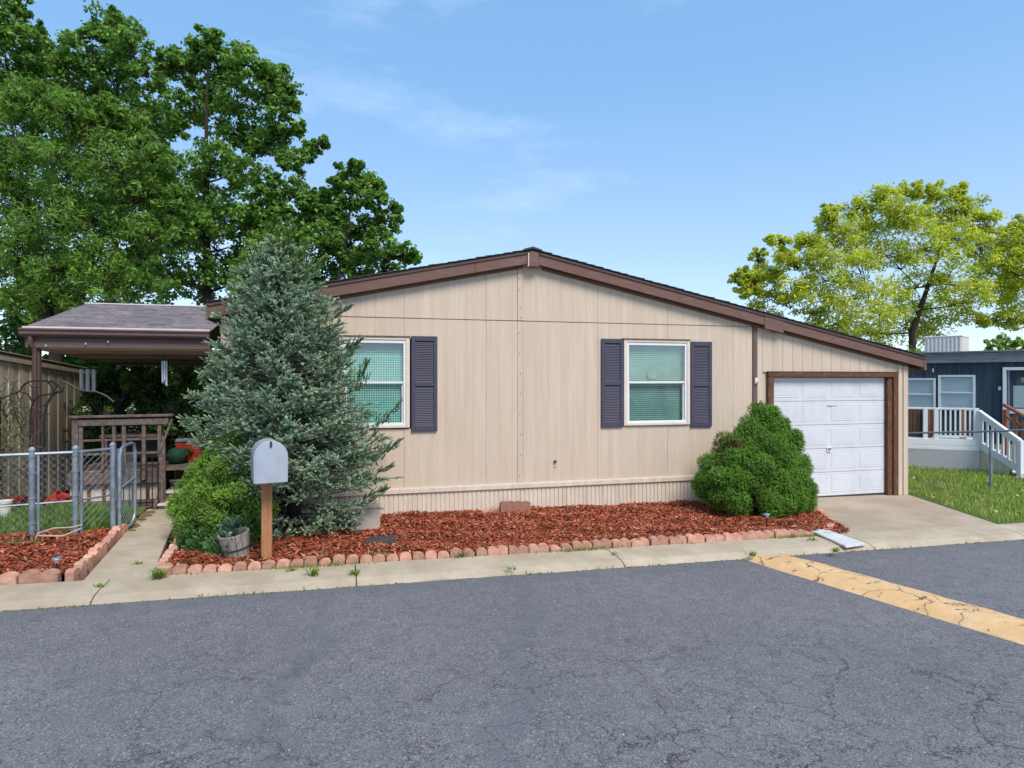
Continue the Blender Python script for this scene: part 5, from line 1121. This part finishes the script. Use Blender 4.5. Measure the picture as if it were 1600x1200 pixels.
# vines on the trellis
vn = MB(); cs = []
for i in range(46):
    a = rnd.uniform(-15, 46); b0 = rnd.uniform(640, 800); pts_ = [ony(a, b0, tv+rnd.uniform(-.1, .15))]
    for k in range(5):
        a += rnd.uniform(-12, 14); b0 -= rnd.uniform(5, 22); pts_.append(ony(a, b0, tv+rnd.uniform(-.15, .15)))
    vn.tube(pts_, [.007, .006, .005, .004, .003, .002], 4, False); cs += [tuple(q) for q in pts_[1:] if q.z < 1.9 or rnd.random() < .3]
vine = thing('climbing_vine', 'sparse twiggy vine tangled on the trellis at the left picture edge', 'vine', (ony(15, 790, tv).x, tv, .1)); vn.build('vine_stems', 'bark', vine, kind='stuff')
V, F, C = leafcloud(np.array(cs), np.full(len(cs), .09), 7, .022, (.07, .11, .04), (.26, .32, .14), shape='long'); npmesh('leaves', V, F, C, 'leaf', vine, kind='stuff')

# ================================================================== TAN SHED
sx = -7.25
shed = thing('tan_shed', 'tan board-sided shed with pale roof trim left of the porch', 'shed', (sx, 1.5, 0))
pa, pb = onx(-60, 537, sx), onx(145, 577, sx)       # top of roof edge
y0s, y1s = pa.y, pb.y
def zt_(y, dz=0): return pa.z+(pb.z-pa.z)*(y-pa.y)/(pb.y-pa.y)+dz
y = y1s-.02; i = 0
while y > y0s+.1:
    wv = rnd.uniform(.14, .20); y2 = y-wv
    off = .012 if i % 2 else 0
    MB().hexa([(sx-.03, y2+.002, .1), (sx+off, y2+.002, .1), (sx+off, y-.002, .1), (sx-.03, y-.002, .1), (sx-.03, y2+.002, zt_(y2, -.14)), (sx+off, y2+.002, zt_(y2, -.14)), (sx+off, y-.002, zt_(y, -.14)), (sx-.03, y-.002, zt_(y, -.14))]).build('siding_board', 'tan_board', shed, bevel=.003)
    y = y2; i += 1
MB().hexa([(sx-3.2, y0s, .05), (sx-.031, y0s, .05), (sx-.031, y1s-.02, .05), (sx-3.2, y1s-.02, .05), (sx-3.2, y0s, zt_(y0s, -.13)), (sx-.031, y0s, zt_(y0s, -.13)), (sx-.031, y1s-.02, zt_(y1s, -.13)), (sx-3.2, y1s-.02, zt_(y1s, -.13))]).build('wall', 'tan_board', shed)
def slp(x0, x1, a, b, m, nm): MB().hexa([(x0, y0s-.1, zt_(y0s-.1, a)), (x1, y0s-.1, zt_(y0s-.1, a)), (x1, y1s+.05, zt_(y1s+.05, a)), (x0, y1s+.05, zt_(y1s+.05, a)), (x0, y0s-.1, zt_(y0s-.1, b)), (x1, y0s-.1, zt_(y0s-.1, b)), (x1, y1s+.05, zt_(y1s+.05, b)), (x0, y1s+.05, zt_(y1s+.05, b))]).build(nm, m, shed, bevel=.003)
slp(sx-.02, sx+.05, -.135, -.075, 'tan_trim', 'fascia_board'); slp(sx-3.2, sx+.03, -.072, -.045, 'grey_roofwood', 'roof_edge'); slp(sx-3.2, sx+.0, -.042, -.015, 'grey_roofwood', 'roof_edge'); slp(sx-3.2, sx+.045, -.012, .0, 'tan_trim', 'roof_cap')

# ================================================================== THINGS ON THE DECK
gr = ony(284, 655, 3.0); grill = thing('barbecue_grill', 'black barbecue grill on the deck against the greenery', 'grill', (gr.x, 3.0, DZ))
b_ = MB(); b_.prism([(-.26, 0), (.26, 0), (.28, .12), (.22, .25), (.08, .30), (-.16, .28), (-.27, .18)], -.22, .22); b_.v = [tuple(Vector(q)+Vector((gr.x, 3.0, 1.42))) for q in b_.v]; b_.build('lid', 'black_metal', grill, bevel=.02)
MB().box(gr.x-.25, gr.x+.25, 2.80, 3.2, 1.28, 1.415).build('firebox', 'black_metal', grill, bevel=.01)
for dx in (-.22, .22):
    for dy in (-.16, .16): MB().tube([(gr.x+dx, 3+dy, 1.3), (gr.x+dx*1.1, 3+dy, DZ)], .018, 6).build('leg', 'black_metal', grill)
MB().box(gr.x+.26, gr.x+.50, 2.84, 3.16, 1.37, 1.40).build('side_shelf', 'black_metal', grill)
gq = ony(276, 722, 2.0); o = MB().lathe((gq.x, 2.0, DZ), [(.02, 0), (.11, .03), (.15, .10), (.155, .16), (.11, .23), (.04, .26)], 18).build('garden_ball', 'green_deco', origin=(gq.x, 2.0, DZ), smooth=True); tag(o, 'round dark green cushion ball standing at the top of the steps', 'cushion')
gq = ony(298, 712, 2.3); cl_ = thing('cooler_chest', 'red cooler with a grey lid on the deck behind the lime shrub', 'cooler', (gq.x, 2.3, DZ))
MB().box(gq.x-.2, gq.x+.2, 2.15, 2.45, DZ, DZ+.32).build('body', 'red_pot', cl_, bevel=.02); MB().box(gq.x-.21, gq.x+.21, 2.14, 2.46, DZ+.322, DZ+.39).build('lid', 'galv', cl_, bevel=.02)
# bench / table seen through the railing
tb = thing('patio_table', 'low dark patio table on the deck behind the railing', 'table', (-5.8, 2.4, DZ))
MB().box(-6.2, -5.25, 2.1, 2.7, 1.13, 1.17).build('table_top', 'grey_wood', tb, bevel=.004)
for a in (-6.15, -5.32):
    for b in (2.14, 2.64): MB().box(a, a+.05, b, b+.05, DZ, 1.128).build('leg', 'grey_wood', tb)
MB().box(-6.12, -5.3, 2.3, 2.32, .78, 1.08).build('apron_panel', 'black_metal', tb)
# garden arch
ar = thing('garden_arch', 'dark metal arched swing frame rising behind the deck railing', 'arch', (ony(225, 650, 3.2).x, 3.2, DZ))
for off, v in ((0, 3.2), (3, 3.32)):
    MB().tube([ony(x_+off, y_, v) for x_, y_ in ((178, 700), (180, 660), (186, 632), (197, 615), (212, 607), (226, 609), (241, 620), (252, 637), (259, 652), (262, 700))], .018, 8).build('arch_tube', 'iron', ar, smooth=True)
fan = thing('fan_trellis', 'fan-shaped black wire trellis leaning behind the railing', 'trellis', (ony(160, 650, 1.9).x, 1.9, DZ))
for k in range(7): MB().tube([ony(160, 652, 1.9), ony(138+k*9, 618+abs(k-3)*2.2, 1.9)], .007, 5).build('fan_wire', 'iron', fan)
MB().tube([ony(138+k*9, 618+abs(k-3)*2.2, 1.9) for k in range(7)], .007, 5).build('fan_wire', 'iron', fan)
def potted(px, py, v, z, label, c1=(.2, .3, .08), flowers=False, s=.09):
    p = ony(px, py, v); p.z = z; t = thing('potted_plant', label, 'plant', p)
    MB().lathe(p, [(.035, -.09), (.05, .0), (.055, .01)], 12).build('pot', 'char', t)
    V, F, C = leafcloud(np.array([tuple(p+Vector((0, 0, .06)))]), np.array([s]), 70, .028, (.04, .09, .02), c1, shape='long'); npmesh('foliage', V, F, C, 'leaf', t)
    if flowers:
        b_ = MB()
        for i in range(7): b_.lathe(p+Vector((rnd.gauss(0, .05), rnd.gauss(0, .04)-.03, .07+rnd.gauss(0, .03))), [(.004, 0), (.018, .008), (.004, .014)], 6)
        b_.build('blossoms', 'white_paint', t)
potted(132, 648, 1.46, 1.54, 'white flowering pot on the left end of the deck railing', flowers=True)
potted(168, 648, 1.46, 1.54, 'leafy pot on the railing beside the flowering pot', s=.07)
potted(205, 648, 1.46, 1.54, 'small flowering pot on the middle of the deck railing', flowers=True, s=.06)
potted(170, 690, 2.35, 1.17, 'yellow green potted plant on the left of the patio table', (.35, .42, .10), s=.14)
potted(212, 690, 2.35, 1.17, 'silvery potted plant on the right of the patio table', (.38, .42, .34), flowers=True, s=.15)
potted(240, 690, 2.4, 1.17, 'dark leafy pot at the table end near the steps', (.1, .2, .06), s=.12)

# ================================================================== BLUE NEIGHBOUR HOME
A1 = at(1405, 700, 17.6); B1 = at(1680, 700, 15.0)
wd = Vector((B1.x-A1.x, B1.y-A1.y, 0)).normalized(); wn = Vector((wd.y, -wd.x, 0))        # toward the camera
A0 = Vector((A1.x, A1.y, 0))
def onw(px, py, off=0):
    r = ray(px, py); P0_ = A0+wn*off; t = (P0_-CAM).dot(wn)/r.dot(wn); return CAM+r*t
def wu(px, off=0, py=600): p = onw(px, py, off); return (p-A0).dot(wd)
def wz(px, py, off=0): return onw(px, py, off).z
blue = thing('blue_mobile_home', 'dark blue mobile home with white windows at the right picture edge', 'house', (A0.x, A0.y, -.1))
def wbox(u0, u1, o0, o1, z0, z1, nm, m, par=None, bevel=.004, kind=None):
    P = [A0+wd*u+wn*o+Vector((0, 0, z)) for z in (z0, z1) for u, o in ((u0, o1), (u1, o1), (u1, o0), (u0, o0))]
    return MB().hexa(P).build(nm, m, par or blue, bevel=bevel, kind=kind)
z_r = wz(1520, 566); zT = wz(1520, 551); u_end = wu(1690)
u = -1.2
while u < u_end: wbox(u, u+.145, 0, .02, .3, z_r, 'siding_board', 'blue_home', bevel=.003); u += .15
wbox(-1.2, u_end, -4.5, -.001, -.1, z_r+.02, 'wall', 'blue_home', bevel=0)
wbox(-1.3, u_end, .022, .12, z_r-.01, zT, 'fascia_board', 'grey_fascia')
wbox(-1.35, u_end, -4.6, .17, zT+.002, zT+.04, 'roof', 'grey_fascia')
wbox(-1.3, u_end, .021, .05, -.1, .45, 'skirting', 'skirt')
def bwin(px0, px1, py0, py1):
    u0, u1 = wu(px0, .04), wu(px1, .04); pm = (px0+px1)/2; z1, z0 = wz(pm, py0, .04), wz(pm, py1, .04); f = .05
    w = thing('window', None, None, (0, 0, 0)); w.parent = blue; pos = A0+wd*u0+Vector((0, 0, z0)); w.location = pos-Vector(blue.location); ORG[w.name] = pos
    for a in ((u0, u0+f, z0, z1), (u1-f, u1, z0, z1), (u0+f, u1-f, z1-f, z1), (u0+f, u1-f, z0, z0+f)): wbox(a[0], a[1], .021, .07, a[2], a[3], 'frame', 'white_paint', w, .003)
    wbox(u0+f, u1-f, .022, .028, z0+f, z1-f, 'shade', 'aqua', w, 0); wbox(u0+f, u1-f, .04, .06, (z0+z1)/2-.02, (z0+z1)/2+.02, 'mullion', 'white_paint', w, .003); wbox(u0+f, u1-f, .034, .038, z0+f, z1-f, 'pane', 'glass_clear', w, 0)
bwin(1405, 1462, 591, 641); bwin(1466, 1524, 586, 641)
# entry door
u0, u1 = wu(1567, .1), wu(1625, .1); z1 = wz(1580, 574, .1); zd = .62
dr = thing('entry_door', None, None, (0, 0, 0)); dr.parent = blue; pos = A0+wd*u0+Vector((0, 0, zd)); dr.location = pos-Vector(blue.location); ORG[dr.name] = pos
wbox(u0, u0+.07, .021, .14, zd, z1, 'door_frame', 'white_paint', dr); wbox(u0+.07, u1, .021, .14, z1-.07, z1, 'door_frame', 'white_paint', dr); wbox(u0+.09, u0+.13, .03, .09, zd, z1-.07, 'storm_door_stile', 'galv', dr)
wbox(u0+.13, u1, .022, .04, zd, z1-.07, 'door_leaf', 'blue_home', dr); wbox(u0+.2, u1-.1, .045, .05, zd+.75, z1-.25, 'pane', 'glass_clear', dr, 0); wbox(u0+.2, u1-.1, .041, .043, zd+.75, z1-.45, 'curtain', 'aqua', dr, 0)
wbox(u0+.13, u1, .05, .07, zd+.6, zd+.72, 'storm_rail', 'pane_frame', dr)
# porch light
pL = onw(1562, 608, .06); MB().lathe(pL, [(.02, -.03), (.035, .0), (.03, .05), (.01, .07)], 10).build('door_bell_light', 'white_paint', blue)
pL = onw(1458, 577, .14); MB().tube([pL, pL+wn*.03, pL+wn*.03+Vector((0, 0, -.08))], .02, 6).build('eave_hook', 'tan_trim', blue)
# cooler on the roof
cp = at(1479, 553, 18.2); ac = thing('swamp_cooler', 'beige louvred evaporative cooler on the blue home roof', 'cooler unit', (cp.x, cp.y, zT+.03))
cw = .92; ch_ = .50
Rz = Matrix.Rotation(.5, 4, 'Z')
def cbx(a, b, c, d, e, f, nm, m='cooler'):
    b_ = MB().box(a, b, c, d, e, f); b_.v = [tuple(Rz @ Vector(q)+Vector((cp.x, cp.y, zT+.03))) for q in b_.v]; b_.build(nm, m, ac, bevel=.008)
cbx(-cw/2+.02, cw/2-.02, -cw/2+.02, cw/2-.02, 0, ch_-.04, 'body', 'cooler'); cbx(-cw/2, cw/2, -cw/2, cw/2, ch_-.038, ch_, 'lid')
for i in range(9):
    a = -cw/2+.03+i*(cw-.06)/9
    cbx(a, a+.035, -cw/2, -cw/2+.018, .02, ch_-.045, 'louvre'); cbx(-cw/2, -cw/2+.018, a, a+.035, .02, ch_-.045, 'louvre')
# neighbour deck (in front of wall)
nd = thing('white_deck', 'white painted deck with lattice skirt and stair rail at the blue home', 'deck', (A0.x, A0.y-1, -.1))
def gpt(px, py, t): return at(px, py, t)
Da, Db = at(1395, 690, 15.6), at(1530, 690, 14.9)
dd_ = Vector((Db.x-Da.x, Db.y-Da.y, 0)).normalized(); dn_ = Vector((dd_.y, -dd_.x, 0)); D0 = Vector((Da.x, Da.y, 0)); DL = (Vector((Db.x, Db.y, 0))-D0).length
def ond(px, py, off=0):
    r = ray(px, py); t = (D0+dn_*off-CAM).dot(dn_)/r.dot(dn_); return CAM+r*t
def dbox(u0, u1, o0, o1, z0, z1, nm, m='white_paint', par=None, bevel=.004):
    P = [D0+dd_*u+dn_*o+Vector((0, 0, z)) for z in (z0, z1) for u, o in ((u0, o1), (u1, o1), (u1, o0), (u0, o0))]
    return MB().hexa(P).build(nm, m, par or nd, bevel=bevel)
du = lambda px: (ond(px, 660)-D0).dot(dd_)
zF = ond(1475, 686).z
for i in range(8): dbox(-.3, DL, -.145*(i+1), -.145*i-.01, zF-.03, zF, 'deck_board')
dbox(-.3, DL, .002, .035, zF-.14, zF-.0, 'rim_board'); dbox(-.3, DL, .0, .045, zF-.25, zF-.15, 'rim_board'); dbox(-.3, DL, -.02, .02, -.1, zF-.26, 'skirt_panel', 'cooler')
zR = ond(1475, 637).z
lt = MB(); z0l, z1l = -.08, zF-.25
k = -.3-.8
while k < DL:
    for sg in (1, -1):
        a = D0+dd_*max(-.3, min(DL, k)); 
        u_a, u_b = (k, k+.65) if sg > 0 else (k+.65, k)
        za, zb3 = z0l, z1l
        f0 = 0; f1 = 1
        def cp_(f): return u_a+(u_b-u_a)*f
        fs_ = [f for f in [i/12 for i in range(13)] if -.3 <= cp_(f) <= DL]
        if len(fs_) > 1:
            p0_ = D0+dd_*cp_(fs_[0])+dn_*(.03 if sg > 0 else .038)+Vector((0, 0, za+(zb3-za)*fs_[0])); p1_ = D0+dd_*cp_(fs_[-1])+dn_*(.03 if sg > 0 else .038)+Vector((0, 0, za+(zb3-za)*fs_[-1])); lt.beam(p0_, p1_, .006, .022, tuple(dn_))
    k += .095
lt.build('lattice', 'white_paint', nd, kind='stuff')
dbox(du(1462), DL, -.05, .0, zR-.04, zR, 'top_rail'); dbox(-.3, du(1462), -.05, .0, zR-.04, zR, 'top_rail')
dbox(du(1468), DL, -.04, -.01, zF+.05, zF+.09, 'bottom_rail')
for px in (1446, 1463, 1525): dbox(du(px)-.045, du(px)+.045, -.07, .01, zF, zR+.0, 'rail_post')
for px in np.linspace(1470, 1516, 7): dbox(du(px)-.018, du(px)+.018, -.045, -.008, zF+.091, zR-.041, 'baluster')
for px in (1452, 1510): dbox(du(px)-.07, du(px)+.07, -.35, -.31, zF, zR-.05, 'brown_plank', 'redwood')
sc_ = thing('slatted_bin', 'dark brown slatted storage box on the white deck beside the garage corner', 'storage box', tuple(D0+dd_*du(1432)-dn_*.4+Vector((0, 0, zF))))
for i in range(7): dbox(du(1418)+i*.085, du(1418)+i*.085+.075, -.42, -.38, zF+.01, zR-.06, 'slat', 'brown_dark', sc_)
dbox(du(1418), du(1418)+.6, -.75, -.421, zF+.01, zR-.08, 'box_body', 'brown_dark', sc_)
# stair rail descending toward the viewer right
S0 = Vector((Db.x, Db.y, 0)); t2 = 14.0; E = at(1594, 700, 13.9); sdv = Vector((E.x-S0.x, E.y-S0.y, 0)); SLn = sdv.length; sdv.normalize()
zt0, zt1 = at(1530, 642, 14.9).z, at(1594, 688, 13.9).z; zb1 = at(1594, 741, 13.9).z; zb0_ = at(1530, 697, 14.9).z
def sp_(f, z): return Vector((S0.x, S0.y, 0))+sdv*SLn*f+Vector((0, 0, z))
MB().beam(sp_(0, zt0), sp_(1, zt1), .09, .05).build('stair_rail', 'white_paint', nd, bevel=.004)
MB().beam(sp_(0, zt0-.09), sp_(1, zt1-.09), .035, .09).build('stair_rail', 'white_paint', nd, bevel=.004)
MB().beam(sp_(0.02, zb0_+.02), sp_(1, zb1+.10), .04, .16).build('stair_stringer', 'white_paint', nd, bevel=.004)
for i in range(7):
    f = .08+i*.13; MB().beam(sp_(f, zb0_+(zb1-zb0_)*f+.02), sp_(f, zt0+(zt1-zt0)*f-.06), .035, .035, (0, 1, 0)).build('baluster', 'white_paint', nd)
MB().beam(sp_(1, G(10)-.05), sp_(1, zt1+.0), .10, .10, (0, 1, 0)).build('newel_post', 'white_paint', nd, bevel=.005); MB().beam(sp_(.0, zb0_-.05), sp_(0, zt0), .09, .09, (0, 1, 0)).build('newel_post', 'white_paint', nd, bevel=.005)
for i in range(5):
    f = (i+.5)/5; z = zF-(i+1)*(zF+.1)/6; pA = sp_(f-.09, 0); st = [pA, pA+sdv*.28, pA+sdv*.28-dn_*1.0+dd_*.3, pA-dn_*1.0+dd_*.3]
    MB().hexa([q+Vector((0, 0, z-.035)) for q in st]+[q+Vector((0, 0, z)) for q in st]).build('tread', 'white_paint', nd)
q0 = sp_(0, 0)
MB().hexa([q0+Vector((0, 0, -.1)), sp_(.75, -.1), sp_(.75, -.1)-dn_*.05, q0-dn_*.05+Vector((0, 0, -.1)), q0+Vector((0, 0, zb0_-.07)), sp_(.75, zb0_+(zb1-zb0_)*.75), sp_(.75, zb0_+(zb1-zb0_)*.75)-dn_*.05, q0-dn_*.05+Vector((0, 0, zb0_-.07))]).build('stair_side_panel', 'skirt', nd)
# redwood rail at the entry door
rw = thing('redwood_stair_rail', 'reddish brown wooden rail below the blue home entry door', 'railing', tuple(at(1575, 690, 14.9).xy)+(-.1,))
MB().beam(at(1568, 632, 15.2), at(1625, 664, 14.4), .09, .06).build('hand_rail', 'redwood', rw, bevel=.004); MB().beam(at(1570, 650, 15.2), at(1625, 682, 14.4), .04, .05).build('lower_rail', 'redwood', rw)
for px, t_ in ((1571, 15.2), (1586, 14.95), (1600, 14.75), (1615, 14.55)):
    a = at(px, 640+(px-1571)*.56, t_); MB().beam(Vector((a.x, a.y, .1)), a, .07, .07, (0, 1, 0)).build('rail_post', 'redwood', rw)
# right chain link fence: rail and post
rfz = thing('wire_fence', 'thin galvanised fence rail and post crossing the right lawn', 'fence', (9.6, .3, -.1))
pf = ong(1548, 765, .03); tf = depth(pf)
MB().tube([pf-Vector((0, 0, .05)), Vector((pf.x, pf.y, at(1548, 674, tf).z))], .030, 8).build('fence_post', 'galv', rfz, smooth=True)
MB().tube([at(1412, 677, tf+1.4), at(1548, 674, tf), at(1680, 669, tf-1.2)], .020, 8).build('fence_rail', 'galv', rfz, smooth=True)
GRP = {'tree': 'trees behind the homes', 'shrub': 'shrubs behind the homes', 'weed': 'weeds along the curb and beds', 'wind chime': 'wind chimes under the porch', 'pot': 'pots in the left yard', 'plant': 'potted plants on the porch and in the bed', 'bush': 'conifer bushes in the front bed', 'brick': 'loose edging bricks'}
for o in bpy.data.objects:
    if o.parent is None and 'group' not in o and o.get('category') in GRP: o['group'] = GRP[o['category']]
print('objects', len(bpy.data.objects), 'tris', sum(sum(max(1, len(p.vertices)-2) for p in o.data.polygons) if len(o.data.polygons) < 2000 else len(o.data.polygons) for o in bpy.data.objects if o.type == 'MESH'))
